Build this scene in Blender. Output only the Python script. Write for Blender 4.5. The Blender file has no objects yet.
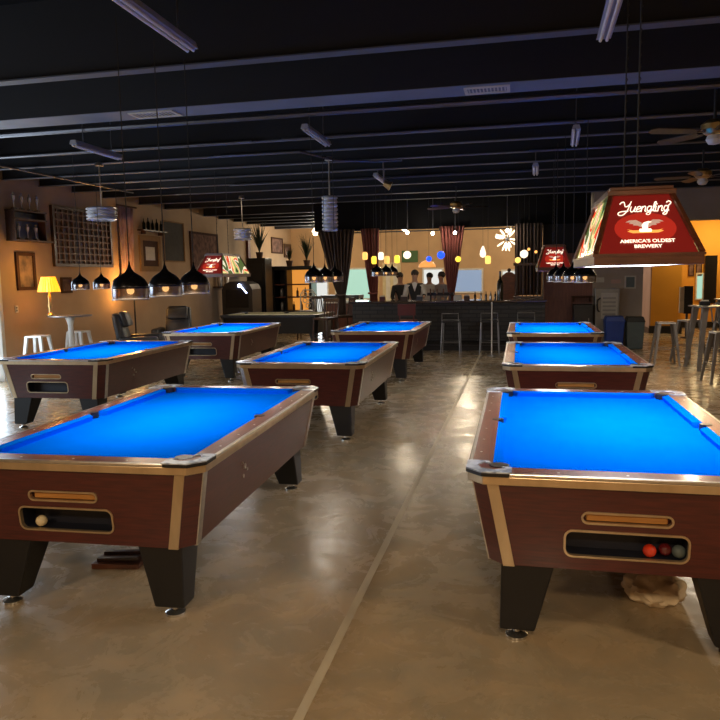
import bpy, bmesh, math, random
from mathutils import Vector, Matrix
random.seed(7)
SC = bpy.context.scene
COL = SC.collection
PI = math.pi

# ------------------------------------------------------------------ materials
def new_mat(name):
    m = bpy.data.materials.new(name); m.use_nodes = True
    nt = m.node_tree; nt.nodes.clear()
    out = nt.nodes.new('ShaderNodeOutputMaterial')
    return m, nt, out

def pbr(name, color, rough=0.5, metal=0.0, color2=None, scale=8.0, stretch=(1, 1, 1), bump=0.0, bscale=40.0,
        coat=0.0, rough2=None, detail=4.0, spec=0.5, alpha=1.0, ramp=(0.35, 0.65)):
    m, nt, out = new_mat(name)
    b = nt.nodes.new('ShaderNodeBsdfPrincipled'); nt.links.new(b.outputs[0], out.inputs[0])
    b.inputs['Base Color'].default_value = (*color, 1)
    b.inputs['Roughness'].default_value = rough
    b.inputs['Metallic'].default_value = metal
    b.inputs['Coat Weight'].default_value = coat
    b.inputs['Coat Roughness'].default_value = 0.12
    b.inputs['Specular IOR Level'].default_value = spec
    tc = nt.nodes.new('ShaderNodeTexCoord'); mp = nt.nodes.new('ShaderNodeMapping')
    mp.inputs['Scale'].default_value = stretch
    nt.links.new(tc.outputs['Object'], mp.inputs[0])
    no = nt.nodes.new('ShaderNodeTexNoise'); no.inputs['Scale'].default_value = scale; no.inputs['Detail'].default_value = detail
    nt.links.new(mp.outputs[0], no.inputs['Vector'])
    c2 = color2 if color2 else tuple(c * 0.86 for c in color)
    r = nt.nodes.new('ShaderNodeValToRGB')
    r.color_ramp.elements[0].position = ramp[0]; r.color_ramp.elements[1].position = ramp[1]
    r.color_ramp.elements[0].color = (*color, 1); r.color_ramp.elements[1].color = (*c2, 1)
    nt.links.new(no.outputs['Fac'], r.inputs[0]); nt.links.new(r.outputs[0], b.inputs['Base Color'])
    if rough2 is not None:
        mr = nt.nodes.new('ShaderNodeMapRange'); mr.inputs['From Min'].default_value = 0.35; mr.inputs['From Max'].default_value = 0.65
        mr.inputs['To Min'].default_value = rough; mr.inputs['To Max'].default_value = rough2
        nt.links.new(no.outputs['Fac'], mr.inputs[0]); nt.links.new(mr.outputs[0], b.inputs['Roughness'])
    if bump:
        n2 = nt.nodes.new('ShaderNodeTexNoise'); n2.inputs['Scale'].default_value = bscale; n2.inputs['Detail'].default_value = 3
        nt.links.new(mp.outputs[0], n2.inputs['Vector'])
        bp = nt.nodes.new('ShaderNodeBump'); bp.inputs['Strength'].default_value = bump; bp.inputs['Distance'].default_value = 0.01
        nt.links.new(n2.outputs['Fac'], bp.inputs['Height']); nt.links.new(bp.outputs[0], b.inputs['Normal'])
    return m

def glow(name, color, strength, base=None):
    m, nt, out = new_mat(name)
    b = nt.nodes.new('ShaderNodeBsdfPrincipled'); nt.links.new(b.outputs[0], out.inputs[0])
    b.inputs['Base Color'].default_value = (*(base or color), 1)
    b.inputs['Roughness'].default_value = 0.3
    b.inputs['Emission Color'].default_value = (*color, 1)
    b.inputs['Emission Strength'].default_value = strength
    return m

def floor_mat():
    m, nt, out = new_mat('polished_concrete')
    N = nt.nodes.new; Lk = nt.links.new
    b = N('ShaderNodeBsdfPrincipled'); Lk(b.outputs[0], out.inputs[0])
    tc = N('ShaderNodeTexCoord')
    n1 = N('ShaderNodeTexNoise'); n1.inputs['Scale'].default_value = 0.55; n1.inputs['Detail'].default_value = 6; n1.inputs['Distortion'].default_value = 1.2
    n2 = N('ShaderNodeTexNoise'); n2.inputs['Scale'].default_value = 3.5; n2.inputs['Detail'].default_value = 8; n2.inputs['Roughness'].default_value = 0.7; n2.inputs['Distortion'].default_value = 0.8
    Lk(tc.outputs['Object'], n1.inputs[0]); Lk(tc.outputs['Object'], n2.inputs[0])
    r = N('ShaderNodeValToRGB'); e = r.color_ramp.elements
    e[0].position = 0.3; e[0].color = (0.34, 0.27, 0.18, 1); e[1].position = 0.72; e[1].color = (0.47, 0.355, 0.22, 1)
    Lk(n1.outputs['Fac'], r.inputs[0])
    r2 = N('ShaderNodeValToRGB'); e = r2.color_ramp.elements
    e[0].position = 0.25; e[0].color = (0.80, 0.79, 0.77, 1); e[1].position = 0.75; e[1].color = (1.05, 1.03, 1.0, 1)
    Lk(n2.outputs['Fac'], r2.inputs[0])
    mx = N('ShaderNodeMix'); mx.data_type = 'RGBA'; mx.blend_type = 'MULTIPLY'; mx.inputs['Factor'].default_value = 1
    Lk(r.outputs[0], mx.inputs['A']); Lk(r2.outputs[0], mx.inputs['B'])
    n3 = N('ShaderNodeTexNoise'); n3.inputs['Scale'].default_value = 1.3; n3.inputs['Detail'].default_value = 9; n3.inputs['Roughness'].default_value = 0.62; n3.inputs['Distortion'].default_value = 1.8
    Lk(tc.outputs['Object'], n3.inputs[0])
    r3 = N('ShaderNodeValToRGB'); r3.color_ramp.elements[0].position = 0.35; r3.color_ramp.elements[0].color = (0.80, 0.84, 0.86, 1)
    r3.color_ramp.elements[1].position = 0.62; r3.color_ramp.elements[1].color = (1.06, 1.0, 0.92, 1)
    Lk(n3.outputs['Fac'], r3.inputs[0])
    m2 = N('ShaderNodeMix'); m2.data_type = 'RGBA'; m2.blend_type = 'MULTIPLY'; m2.inputs['Factor'].default_value = 1
    Lk(mx.outputs['Result'], m2.inputs['A']); Lk(r3.outputs[0], m2.inputs['B'])
    Lk(m2.outputs['Result'], b.inputs['Base Color'])
    mr = N('ShaderNodeMapRange'); mr.inputs['From Min'].default_value = 0.35; mr.inputs['From Max'].default_value = 0.65
    mr.inputs['To Min'].default_value = 0.17; mr.inputs['To Max'].default_value = 0.36
    Lk(n2.outputs['Fac'], mr.inputs[0]); Lk(mr.outputs[0], b.inputs['Roughness'])
    n4 = N('ShaderNodeTexNoise'); n4.inputs['Scale'].default_value = 5.0; n4.inputs['Detail'].default_value = 5; n4.inputs['Distortion'].default_value = 1.5
    Lk(tc.outputs['Object'], n4.inputs[0])
    bp = N('ShaderNodeBump'); bp.inputs['Strength'].default_value = 0.11; bp.inputs['Distance'].default_value = 0.02
    Lk(n4.outputs['Fac'], bp.inputs['Height']); Lk(bp.outputs[0], b.inputs['Normal'])
    b.inputs['Specular IOR Level'].default_value = 0.6
    return m

def brick_mat(name, c1, c2, mortar, scale=1.0):
    m, nt, out = new_mat(name)
    b = nt.nodes.new('ShaderNodeBsdfPrincipled'); nt.links.new(b.outputs[0], out.inputs[0])
    tc = nt.nodes.new('ShaderNodeTexCoord'); mp = nt.nodes.new('ShaderNodeMapping'); mp.inputs['Rotation'].default_value = (PI / 2, 0, 0)
    br = nt.nodes.new('ShaderNodeTexBrick'); br.inputs['Scale'].default_value = scale
    br.inputs['Color1'].default_value = (*c1, 1); br.inputs['Color2'].default_value = (*c2, 1); br.inputs['Mortar'].default_value = (*mortar, 1)
    br.inputs['Brick Width'].default_value = 0.34; br.inputs['Row Height'].default_value = 0.09; br.inputs['Mortar Size'].default_value = 0.012
    nt.links.new(tc.outputs['Object'], mp.inputs[0]); nt.links.new(mp.outputs[0], br.inputs[0])
    nt.links.new(br.outputs['Color'], b.inputs['Base Color'])
    bp = nt.nodes.new('ShaderNodeBump'); bp.inputs['Strength'].default_value = 0.6; bp.inputs['Distance'].default_value = 0.02
    nt.links.new(br.outputs['Fac'], bp.inputs['Height']); bp.invert = True
    nt.links.new(bp.outputs[0], b.inputs['Normal']); b.inputs['Roughness'].default_value = 0.55
    return m

def art_mat(name, cols, strength, scale=6.0):
    """printed backlit artwork: patches of flat ink colours"""
    m, nt, out = new_mat(name)
    b = nt.nodes.new('ShaderNodeBsdfPrincipled'); nt.links.new(b.outputs[0], out.inputs[0])
    tc = nt.nodes.new('ShaderNodeTexCoord')
    no = nt.nodes.new('ShaderNodeTexNoise'); no.inputs['Scale'].default_value = scale; no.inputs['Detail'].default_value = 1.5; no.inputs['Distortion'].default_value = 0.6
    nt.links.new(tc.outputs['Object'], no.inputs[0])
    r = nt.nodes.new('ShaderNodeValToRGB'); r.color_ramp.interpolation = 'CONSTANT'
    els = r.color_ramp.elements
    els[0].position = 0; els[0].color = (*cols[0], 1)
    els[1].position = 0.36; els[1].color = (*cols[1], 1)
    for i, c in enumerate(cols[2:]):
        e = els.new(0.36 + 0.28 * (i + 1) / (len(cols) - 1)); e.color = (*c, 1)
    nt.links.new(no.outputs['Fac'], r.inputs[0])
    nt.links.new(r.outputs[0], b.inputs['Base Color']); nt.links.new(r.outputs[0], b.inputs['Emission Color'])
    b.inputs['Emission Strength'].default_value = strength
    b.inputs['Roughness'].default_value = 0.25
    return m

def smoke_mat(name, tint, mixf):
    m, nt, out = new_mat(name)
    g = nt.nodes.new('ShaderNodeBsdfGlossy'); g.inputs['Color'].default_value = (0.55, 0.55, 0.6, 1); g.inputs['Roughness'].default_value = 0.18
    t = nt.nodes.new('ShaderNodeBsdfTransparent'); t.inputs['Color'].default_value = (*tint, 1)
    mx = nt.nodes.new('ShaderNodeMixShader'); mx.inputs[0].default_value = mixf
    nt.links.new(t.outputs[0], mx.inputs[1]); nt.links.new(g.outputs[0], mx.inputs[2]); nt.links.new(mx.outputs[0], out.inputs[0])
    return m

M = {}
M['floor'] = floor_mat()
M['wall'] = pbr('tan_plaster', (0.40, 0.27, 0.155), 0.85, color2=(0.34, 0.225, 0.13), scale=1.5, bump=0.15, bscale=60)
M['wall_back'] = pbr('tan_plaster_back', (0.52, 0.33, 0.17), 0.85, scale=1.5)
M['taupe'] = pbr('taupe_paint', (0.36, 0.29, 0.235), 0.75, scale=2)
M['orange'] = pbr('orange_paint', (0.72, 0.33, 0.03), 0.7, scale=1.2)
M['pink'] = pbr('dusty_rose_paint', (0.48, 0.30, 0.24), 0.8, scale=2)
M['ceil'] = pbr('black_ceiling_paint', (0.006, 0.006, 0.007), 0.95, spec=.15, scale=3)
M['beam'] = pbr('dark_beam_paint', (0.012, 0.012, 0.015), 0.85, scale=4, stretch=(0.3, 1, 1))
M['duct'] = pbr('duct_underside_lit_tone', (0.17, 0.19, 0.225), 0.6, scale=3)  # light from the tables below put into the duct underside colour
M['flange'] = pbr('grey_flange_lit_tone', (0.08, 0.088, 0.105), 0.6, scale=3, stretch=(.3, 1, 1))  # lighter than the joists: light from below painted onto the flanges
M['conduit'] = pbr('conduit_metal', (0.14, 0.14, 0.16), 0.4, 0.8)
M['stripe'] = pbr('floor_joint_filler', (0.62, 0.52, 0.36), 0.5, scale=5, color2=(0.46, 0.38, 0.26), stretch=(1, 0.4, 1))
M['mahog'] = pbr('mahogany_laminate', (0.098, 0.017, 0.012), 0.32, color2=(0.048, 0.010, 0.009), scale=7, stretch=(1, 1, 14), coat=0.25, detail=6, ramp=(0.3, 0.7))
M['rail'] = pbr('mahogany_rail', (0.20, 0.05, 0.03), 0.28, color2=(0.10, 0.022, 0.016), scale=9, stretch=(9, 1, 9), coat=0.5, detail=6, ramp=(0.3, 0.7))
M['cloth'] = pbr('blue_billiard_cloth', (0.0, 0.135, 0.84), 1.0, color2=(0.0, 0.128, 0.80), scale=5, bump=0.1, bscale=300, spec=0.0)
M['gold'] = pbr('champagne_trim', (0.68, 0.52, 0.33), 0.3, 0.8, color2=(0.56, 0.42, 0.26), scale=12, stretch=(1, 1, 0.2))
M['silver'] = pbr('brushed_silver', (0.62, 0.58, 0.53), 0.28, 0.95, scale=20)
M['steel'] = pbr('leveler_steel', (0.62, 0.60, 0.56), 0.2, 0.95)
M['casting'] = pbr('pocket_casting_metal', (0.70, 0.78, 0.92), 0.22, 0.25, color2=(0.32, 0.38, 0.50), scale=16, ramp=(.45, .6))  # bluish-white lamp reflection put into the base colour
M['chrome'] = pbr('chrome', (0.86, 0.86, 0.92), 0.2, 0.35, color2=(0.6, 0.6, 0.62), scale=14)
M['black'] = pbr('black_plastic', (0.010, 0.010, 0.012), 0.35, scale=5)
M['leg'] = pbr('black_leg_laminate', (0.006, 0.006, 0.007), 0.42, scale=20, bump=0.05)
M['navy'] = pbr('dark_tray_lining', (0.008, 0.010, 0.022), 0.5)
M['bar_orange'] = pbr('ochre_handle', (0.50, 0.24, 0.06), 0.35, color2=(0.40, 0.17, 0.04), scale=6, stretch=(1, 1, 10))
M['white'] = pbr('white_dot', (0.8, 0.78, 0.72), 0.4)
M['dwood'] = pbr('dark_wood', (0.060, 0.026, 0.014), 0.4, color2=(0.03, 0.013, 0.008), scale=6, stretch=(6, 6, 1), coat=0.2)
M['lampwood'] = pbr('red_brown_lamp_wood', (0.16, 0.052, 0.022), 0.35, color2=(0.09, 0.028, 0.013), scale=6, stretch=(1, 1, 6), coat=0.2)
M['redwood'] = pbr('reddish_wood_panel', (0.19, 0.062, 0.036), 0.5, color2=(0.12, 0.038, 0.024), scale=4, stretch=(6, 6, 0.7))
M['curtain_r'] = pbr('wine_curtain', (0.20, 0.055, 0.045), 0.9, scale=3)
M['curtain_b'] = pbr('brown_curtain', (0.075, 0.050, 0.040), 0.9, scale=3)
M['leather'] = pbr('black_leather', (0.018, 0.018, 0.021), 0.38, bump=0.3, bscale=25)
M['whitemetal'] = pbr('white_painted_metal', (0.66, 0.64, 0.60), 0.4)
M['gunmetal'] = pbr('gunmetal', (0.30, 0.29, 0.29), 0.4, 0.75)
M['darkmetal'] = pbr('dark_metal', (0.03, 0.03, 0.033), 0.35, 0.7)
M['dome'] = pbr('black_dome_metal', (0.035, 0.034, 0.038), 0.26, 0.85, scale=25, bump=0.15, bscale=60)
M['smoke'] = smoke_mat('smoked_glass_band', (0.42, 0.34, 0.26), 0.30)
M['bulb'] = glow('warm_bulb', (1.0, 0.60, 0.25), 2.2)
M['diffuser'] = glow('lamp_diffuser', (0.95, 0.96, 1.0), 5)
M['redsign'] = glow('red_sign_panel', (0.28, 0.015, 0.010), 0.27, (0.14, 0.012, 0.010))
M['redhalo'] = glow('bright_red_print', (0.60, 0.030, 0.015), 0.40, (0.20, 0.015, 0.012))
M['cream'] = glow('cream_lettering', (1.0, 0.86, 0.66), 0.95, (0.9, 0.8, 0.65))
M['goldprint'] = glow('gold_print', (0.9, 0.38, 0.08), 0.7, (0.7, 0.3, 0.05))
M['greyprint'] = glow('grey_print', (0.50, 0.30, 0.22), 0.55, (0.4, 0.3, 0.25))
M['art'] = art_mat('colourful_sign_print', [(0.03, 0.07, 0.02), (0.35, 0.42, 0.12), (0.95, 0.72, 0.30), (0.75, 0.07, 0.02), (0.95, 0.85, 0.6), (0.08, 0.12, 0.03)], 0.6, 3.0)
M['shade'] = glow('amber_lampshade', (1.0, 0.38, 0.01), 1.15, (0.8, 0.45, 0.1))
M['brass'] = pbr('brass', (0.55, 0.36, 0.14), 0.3, 0.9)
M['day'] = glow('daylight_pane', (0.72, 0.86, 1.0), 1.6, (.1, .1, .1))
M['day_green'] = glow('pale_green_daylight_pane', (0.45, 0.78, 0.62), 0.5, (.08, .1, .09))
M['day_blue'] = glow('pale_blue_daylight_pane', (0.30, 0.42, 0.62), 0.42, (.08, .09, .1))
M['day_white'] = glow('white_daylight_pane', (0.85, 0.88, 0.85), 0.5, (.1, .1, .1))
M['cream_door'] = pbr('cream_door_paint', (0.62, 0.52, 0.30), 0.6)
M['trimwhite'] = pbr('off_white_trim', (0.62, 0.58, 0.50), 0.6)
M['stone'] = brick_mat('dark_stacked_stone', (0.035, 0.030, 0.026), (0.020, 0.018, 0.018), (0.006, 0.006, 0.006))
M['bartop'] = pbr('dark_bar_top', (0.06, 0.045, 0.035), 0.12, scale=4, coat=0.6)
M['blueplastic'] = pbr('blue_plastic', (0.010, 0.045, 0.26), 0.4)
M['greyplastic'] = pbr('grey_plastic', (0.10, 0.13, 0.13), 0.5)
M['stainless'] = pbr('pale_appliance', (0.30, 0.28, 0.25), 0.35, 0.3)
M['paper'] = pbr('paper', (0.55, 0.50, 0.43), 0.8)
M['darkpaper'] = pbr('dark_print', (0.05, 0.05, 0.055), 0.4)
M['slate'] = pbr('slate_board', (0.085, 0.082, 0.076), 0.9, spec=.1)
M['photo'] = pbr('faded_portrait_print', (0.26, 0.17, 0.11), 0.9, color2=(0.05, 0.045, 0.045), scale=5)
M['poster'] = pbr('brown_poster_print', (0.10, 0.06, 0.05), 0.9, color2=(0.22, 0.13, 0.10), scale=7, spec=.1)
M['frame'] = pbr('brown_frame', (0.07, 0.035, 0.022), 0.8, spec=.1)
M['goldframe'] = pbr('tan_frame', (0.26, 0.16, 0.08), 0.85, spec=.1)
M['lattice'] = pbr('lattice_wood', (0.13, 0.065, 0.042), 0.5)
M['latticeback'] = pbr('lattice_backing', (0.035, 0.018, 0.014), 0.6, color2=(0.16, 0.10, 0.07), scale=12, ramp=(0.4, 0.7))
M['bluebook'] = pbr('blue_shelf_panel', (0.020, 0.040, 0.11), 0.5, color2=(0.06, 0.06, 0.07), scale=9, ramp=(0.45, 0.6))
M['glassy'] = pbr('pale_trophy', (0.48, 0.46, 0.44), 0.15, 0.5)
M['drape'] = pbr('pinkish_drape', (0.48, 0.33, 0.28), 0.9, color2=(0.30, 0.17, 0.14), scale=4, stretch=(5, 5, 1))
M['leaf'] = pbr('leaf', (0.022, 0.04, 0.014), 0.6)
M['clay'] = pbr('clay_pot', (0.10, 0.05, 0.03), 0.7)
M['olive'] = pbr('pale_olive_cloth', (0.34, 0.32, 0.20), 0.9)
M['bottle'] = pbr('dark_bottle_glass', (0.012, 0.016, 0.010), 0.1, coat=0.5)
M['bottle_am'] = pbr('amber_bottle_glass', (0.12, 0.04, 0.01), 0.12, coat=0.5)
M['ivory'] = pbr('ivory_ball', (0.75, 0.62, 0.38), 0.12, coat=0.6)
M['redball'] = pbr('red_ball', (0.70, 0.045, 0.015), 0.12, coat=0.6)
M['maroonball'] = pbr('maroon_ball', (0.12, 0.01, 0.012), 0.12, coat=0.6)
M['bag'] = pbr('beige_cloth', (0.75, 0.60, 0.40), 0.9, bump=0.5, bscale=9)
M['skin'] = pbr('skin', (0.42, 0.24, 0.16), 0.6)
M['hair'] = pbr('dark_hair', (0.02, 0.014, 0.010), 0.6)
M['shirt_w'] = pbr('white_shirt', (0.55, 0.53, 0.50), 0.8)
M['shirt_k'] = pbr('black_shirt', (0.016, 0.016, 0.018), 0.8)
M['shirt_g'] = pbr('grey_shirt', (0.16, 0.16, 0.18), 0.8)
M['tiffany'] = glow('amber_glass_dome', (1.0, 0.40, 0.10), 0.5, (0.7, 0.35, 0.1))
M['backlit'] = glow('lit_amber_shelf', (1.0, 0.38, 0.06), 0.45, (0.4, 0.2, 0.06))
M['blueled'] = glow('blue_white_led', (0.55, 0.65, 1.0), 10)
M['tracklight'] = glow('track_bulb', (1.0, 0.90, 0.72), 14)
M['petal'] = glow('lit_glass_petal', (1.0, 0.84, 0.60), 1.4)
M['green'] = pbr('green_sign_paint', (0.05, 0.12, 0.03), 0.6)
M['redsoft'] = pbr('deep_red_vinyl', (0.12, 0.015, 0.012), 0.5)
M['blackglass'] = pbr('black_screen', (0.006, 0.006, 0.007), 0.1)
M['cord'] = pbr('black_cord', (0.012, 0.012, 0.012), 0.6)
M['wire'] = pbr('pale_cable', (0.25, 0.25, 0.26), 0.5)
M['tube'] = pbr('unlit_fluorescent_strip', (0.32, 0.33, 0.38), 0.35)

# ------------------------------------------------------------------ mesh builder
class MB:
    def __init__(s): s.bm = bmesh.new()
    def hexa(s, lo, hi):
        """lo, hi: 4 points each (counter-clockwise seen from above)"""
        a = [s.bm.verts.new(p) for p in lo]; b = [s.bm.verts.new(p) for p in hi]
        s.bm.faces.new(a[::-1]); s.bm.faces.new(b)
        n = len(a)
        for i in range(n):
            j = (i + 1) % n; s.bm.faces.new((a[i], a[j], b[j], b[i]))
        return s
    def box(s, x0, x1, y0, y1, z0, z1):
        return s.hexa([(x0, y0, z0), (x1, y0, z0), (x1, y1, z0), (x0, y1, z0)], [(x0, y0, z1), (x1, y0, z1), (x1, y1, z1), (x0, y1, z1)])
    def cbox(s, c, d):
        return s.box(c[0] - d[0] / 2, c[0] + d[0] / 2, c[1] - d[1] / 2, c[1] + d[1] / 2, c[2] - d[2] / 2, c[2] + d[2] / 2)
    def bar(s, p0, p1, w, h=None, up=(0, 0, 1)):
        h = h or w
        p0 = Vector(p0); p1 = Vector(p1); d = (p1 - p0).normalized(); u = Vector(up)
        if abs(d.dot(u)) > 0.98: u = Vector((0, 1, 0))
        r = d.cross(u).normalized(); u = r.cross(d)
        def q(p): return [p + r * sx * w / 2 + u * sy * h / 2 for sx, sy in ((-1, -1), (1, -1), (1, 1), (-1, 1))]
        a = [s.bm.verts.new(v) for v in q(p0)]; b = [s.bm.verts.new(v) for v in q(p1)]
        s.bm.faces.new(a[::-1]); s.bm.faces.new(b)
        for i in range(4): s.bm.faces.new((a[i], a[(i + 1) % 4], b[(i + 1) % 4], b[i]))
        return s
    def tube(s, pts, r, seg=10, caps=True):
        pts = [Vector(p) for p in pts]
        rr = r if isinstance(r, (list, tuple)) else [r] * len(pts)
        rings = []
        ref = Vector((0, 0, 1))
        d0 = (pts[1] - pts[0]).normalized()
        if abs(d0.dot(ref)) > 0.95: ref = Vector((0, 1, 0))
        for i, p in enumerate(pts):
            a = pts[max(i - 1, 0)]; b = pts[min(i + 1, len(pts) - 1)]
            d = (b - a).normalized(); x = d.cross(ref)
            if x.length < 1e-4: x = d.cross(Vector((1, 0, 0)))
            x.normalize(); y = x.cross(d)
            rings.append([s.bm.verts.new(p + (x * math.cos(t) + y * math.sin(t)) * rr[i]) for t in [2 * PI * k / seg for k in range(seg)]])
        for A, B in zip(rings, rings[1:]):
            for k in range(seg): s.bm.faces.new((A[k], A[(k + 1) % seg], B[(k + 1) % seg], B[k]))
        if caps: s.bm.faces.new(rings[0][::-1]); s.bm.faces.new(rings[-1])
        return s
    def lathe(s, prof, c=(0, 0, 0), seg=20, close=False):
        rings = []
        for r, z in prof:
            if r < 1e-6: rings.append([s.bm.verts.new((c[0], c[1], c[2] + z))])
            else: rings.append([s.bm.verts.new((c[0] + r * math.cos(2 * PI * k / seg), c[1] + r * math.sin(2 * PI * k / seg), c[2] + z)) for k in range(seg)])
        pr = list(zip(rings, rings[1:]))
        if close: pr.append((rings[-1], rings[0]))
        for A, B in pr:
            for k in range(seg):
                j = (k + 1) % seg
                if len(A) == 1 and len(B) == 1: continue
                if len(A) == 1: s.bm.faces.new((A[0], B[j], B[k]))
                elif len(B) == 1: s.bm.faces.new((A[k], A[j], B[0]))
                else: s.bm.faces.new((A[k], A[j], B[j], B[k]))
        return s
    def ball(s, c, r, sub=2, sc=(1, 1, 1)):
        mt = Matrix.Translation(c) @ Matrix.Diagonal((sc[0], sc[1], sc[2], 1))
        bmesh.ops.create_icosphere(s.bm, subdivisions=sub, radius=r, matrix=mt); return s
    def poly_prism(s, pts, vec):
        """extrude planar polygon pts by vec"""
        v = Vector(vec)
        a = [s.bm.verts.new(p) for p in pts]; b = [s.bm.verts.new(Vector(p) + v) for p in pts]
        s.bm.faces.new(a[::-1]); s.bm.faces.new(b)
        n = len(a)
        for i in range(n): s.bm.faces.new((a[i], a[(i + 1) % n], b[(i + 1) % n], b[i]))
        return s
    def ring_prism(s, outer, inner, vec):
        v = Vector(vec); n = len(outer)
        L = [[s.bm.verts.new(p) for p in outer], [s.bm.verts.new(p) for p in inner],
             [s.bm.verts.new(Vector(p) + v) for p in inner], [s.bm.verts.new(Vector(p) + v) for p in outer]]
        for A, B in ((L[0], L[1]), (L[1], L[2]), (L[2], L[3]), (L[3], L[0])):
            for i in range(n): s.bm.faces.new((A[i], A[(i + 1) % n], B[(i + 1) % n], B[i]))
        return s
    def grid(s, f, nu, nv):
        g = [[s.bm.verts.new(f(i / nu, j / nv)) for j in range(nv + 1)] for i in range(nu + 1)]
        for i in range(nu):
            for j in range(nv): s.bm.faces.new((g[i][j], g[i + 1][j], g[i + 1][j + 1], g[i][j + 1]))
        return s
    def build(s, name, mat, parent=None, smooth=False, bevel=0.0, solid=0.0, loc=None):
        bm = s.bm
        bmesh.ops.recalc_face_normals(bm, faces=bm.faces[:])
        if bevel:
            ed = [e for e in bm.edges if len(e.link_faces) == 2 and e.calc_face_angle(0) > 0.5]
            bmesh.ops.bevel(bm, geom=ed, offset=bevel, segments=2, profile=0.5, affect='EDGES')
        me = bpy.data.meshes.new(name); bm.to_mesh(me); bm.free()
        if smooth:
            for p in me.polygons: p.use_smooth = True
            if hasattr(me, 'set_sharp_from_angle'): me.set_sharp_from_angle(angle=math.radians(40))
        me.materials.append(M[mat] if isinstance(mat, str) else mat)
        o = bpy.data.objects.new(name, me); COL.objects.link(o)
        if parent: o.parent = parent
        if loc: o.location = loc
        if solid:
            md = o.modifiers.new('solid', 'SOLIDIFY'); md.thickness = solid
        return o

def tag(o, label, cat, group=None, kind=None):
    o['label'] = label; o['category'] = cat
    if group: o['group'] = group
    if kind: o['kind'] = kind
    return o
def thing(name, label, cat, loc=(0, 0, 0), rz=0, group=None):
    o = bpy.data.objects.new(name, None); COL.objects.link(o); o.empty_display_size = 0.1
    o.location = loc; o.rotation_euler = (0, 0, rz)
    return tag(o, label, cat, group)
def struct(name, mb, mat, **k):
    o = mb.build(name, mat, **k); o['kind'] = 'structure'; return o
def dup(root, loc, rz, label, group=None):
    def cp(o, parent):
        c = o.copy(); COL.objects.link(c); c.parent = parent
        for ch in list(o.children): cp(ch, c)
        return c
    r = root.copy(); COL.objects.link(r)
    for ch in list(root.children): cp(ch, r)
    r.location = loc; r.rotation_euler = (0, 0, rz); r['label'] = label
    if group: r['group'] = group
    return r
def cut(o, *cutters):
    """carve openings: the cutter bodies are temporary and removed"""
    tmp = []
    for mb in cutters:
        c = mb.build('cutter', 'black', o.parent); tmp.append(c)
        md = o.modifiers.new('b', 'BOOLEAN'); md.operation = 'DIFFERENCE'; md.object = c; md.solver = 'EXACT'
    bpy.context.view_layer.update()
    dg = bpy.context.evaluated_depsgraph_get()
    me = bpy.data.meshes.new_from_object(o.evaluated_get(dg))
    o.modifiers.clear(); o.data = me
    for c in tmp: bpy.data.objects.remove(c, do_unlink=True)
def text_mesh(txt, size, depth=0.002, extra=0.0, align='CENTER'):
    cu = bpy.data.curves.new('t', 'FONT'); cu.body = txt; cu.size = size; cu.extrude = depth; cu.offset = extra
    cu.align_x = align
    o = bpy.data.objects.new('t', cu); COL.objects.link(o)
    bpy.context.view_layer.update()
    me = bpy.data.meshes.new_from_object(o.evaluated_get(bpy.context.evaluated_depsgraph_get()))
    bpy.data.objects.remove(o, do_unlink=True)
    return me
def rrect(w, h, r, n=5):
    """rounded rectangle outline in (x,z)"""
    P = []
    for cx, cz, a0 in ((w / 2 - r, h / 2 - r, 0), (-w / 2 + r, h / 2 - r, PI / 2), (-w / 2 + r, -h / 2 + r, PI), (w / 2 - r, -h / 2 + r, 1.5 * PI)):
        for k in range(n + 1):
            a = a0 + PI / 2 * k / n; P.append((cx + r * math.cos(a), cz + r * math.sin(a)))
    return P
def lerp(a, b, t): return a + (b - a) * t

# ------------------------------------------------------------------ the room
XL, XR, YF, YB = -8.5, 6.2, -3.0, 26.0
ZB = 3.38
ZC = 4.0
struct('floor', MB().box(XL - .2, XR + .2, YF - .2, YB + .2, -0.1, 0), 'floor')
struct('trim_1', MB().box(-0.825, -0.785, YF, 15.6, 0, 0.002), 'stripe')
struct('ceiling', MB().box(XL - .2, XR + .2, YF - .2, YB + .2, ZC, ZC + .1), 'ceil')
# left wall with a glazed street door
wl = struct('wall_left', MB().box(XL - .15, XL, YF, YB, 0, ZC), 'wall')
cut(wl, MB().box(XL - .3, XL + .1, 8.3, 10.3, -.05, 2.5), MB().box(XL - .3, XL + .1, 2.0, 5.5, 0.9, 2.6))
struct('wall_front', MB().box(XL, XR, YF - .15, YF, 0, ZC), 'wall')
struct('wall_right', MB().box(XR, XR + .15, YF, YB, 0, ZC), 'wall')
bw = struct('wall_back', MB().box(XL, XR, YB, YB + .15, 0, ZC), 'wall_back')
d = struct('door_1', MB().box(XL - .10, XL - .08, 8.36, 10.24, 0.05, 2.44), 'day')
f = MB(); f.box(XL - .12, XL + .03, 10.24, 10.32, 0, 2.5); f.box(XL - .12, XL + .03, 8.28, 8.36, 0, 2.5); f.box(XL - .12, XL + .03, 8.28, 10.32, 2.44, 2.54); f.box(XL - .11, XL - .02, 9.26, 9.34, 0, 2.44)
fr = f.build('door_frame', 'trimwhite', d)
w = struct('window_1', MB().box(XL - .10, XL - .08, 2.05, 5.45, 0.95, 2.55), 'day')
f = MB()
for y in (2.0, 3.15, 4.3, 5.45): f.box(XL - .12, XL + .03, y - .03, y + .05, 0.9, 2.6)
f.box(XL - .12, XL + .04, 1.97, 5.5, 0.86, 0.93); f.box(XL - .12, XL + .03, 1.97, 5.5, 2.56, 2.62)
f.build('window_frame', 'trimwhite', w)
struct('baseboard_left', MB().box(XL, XL + .02, 10.35, YB, 0, .12), 'dwood')

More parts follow.
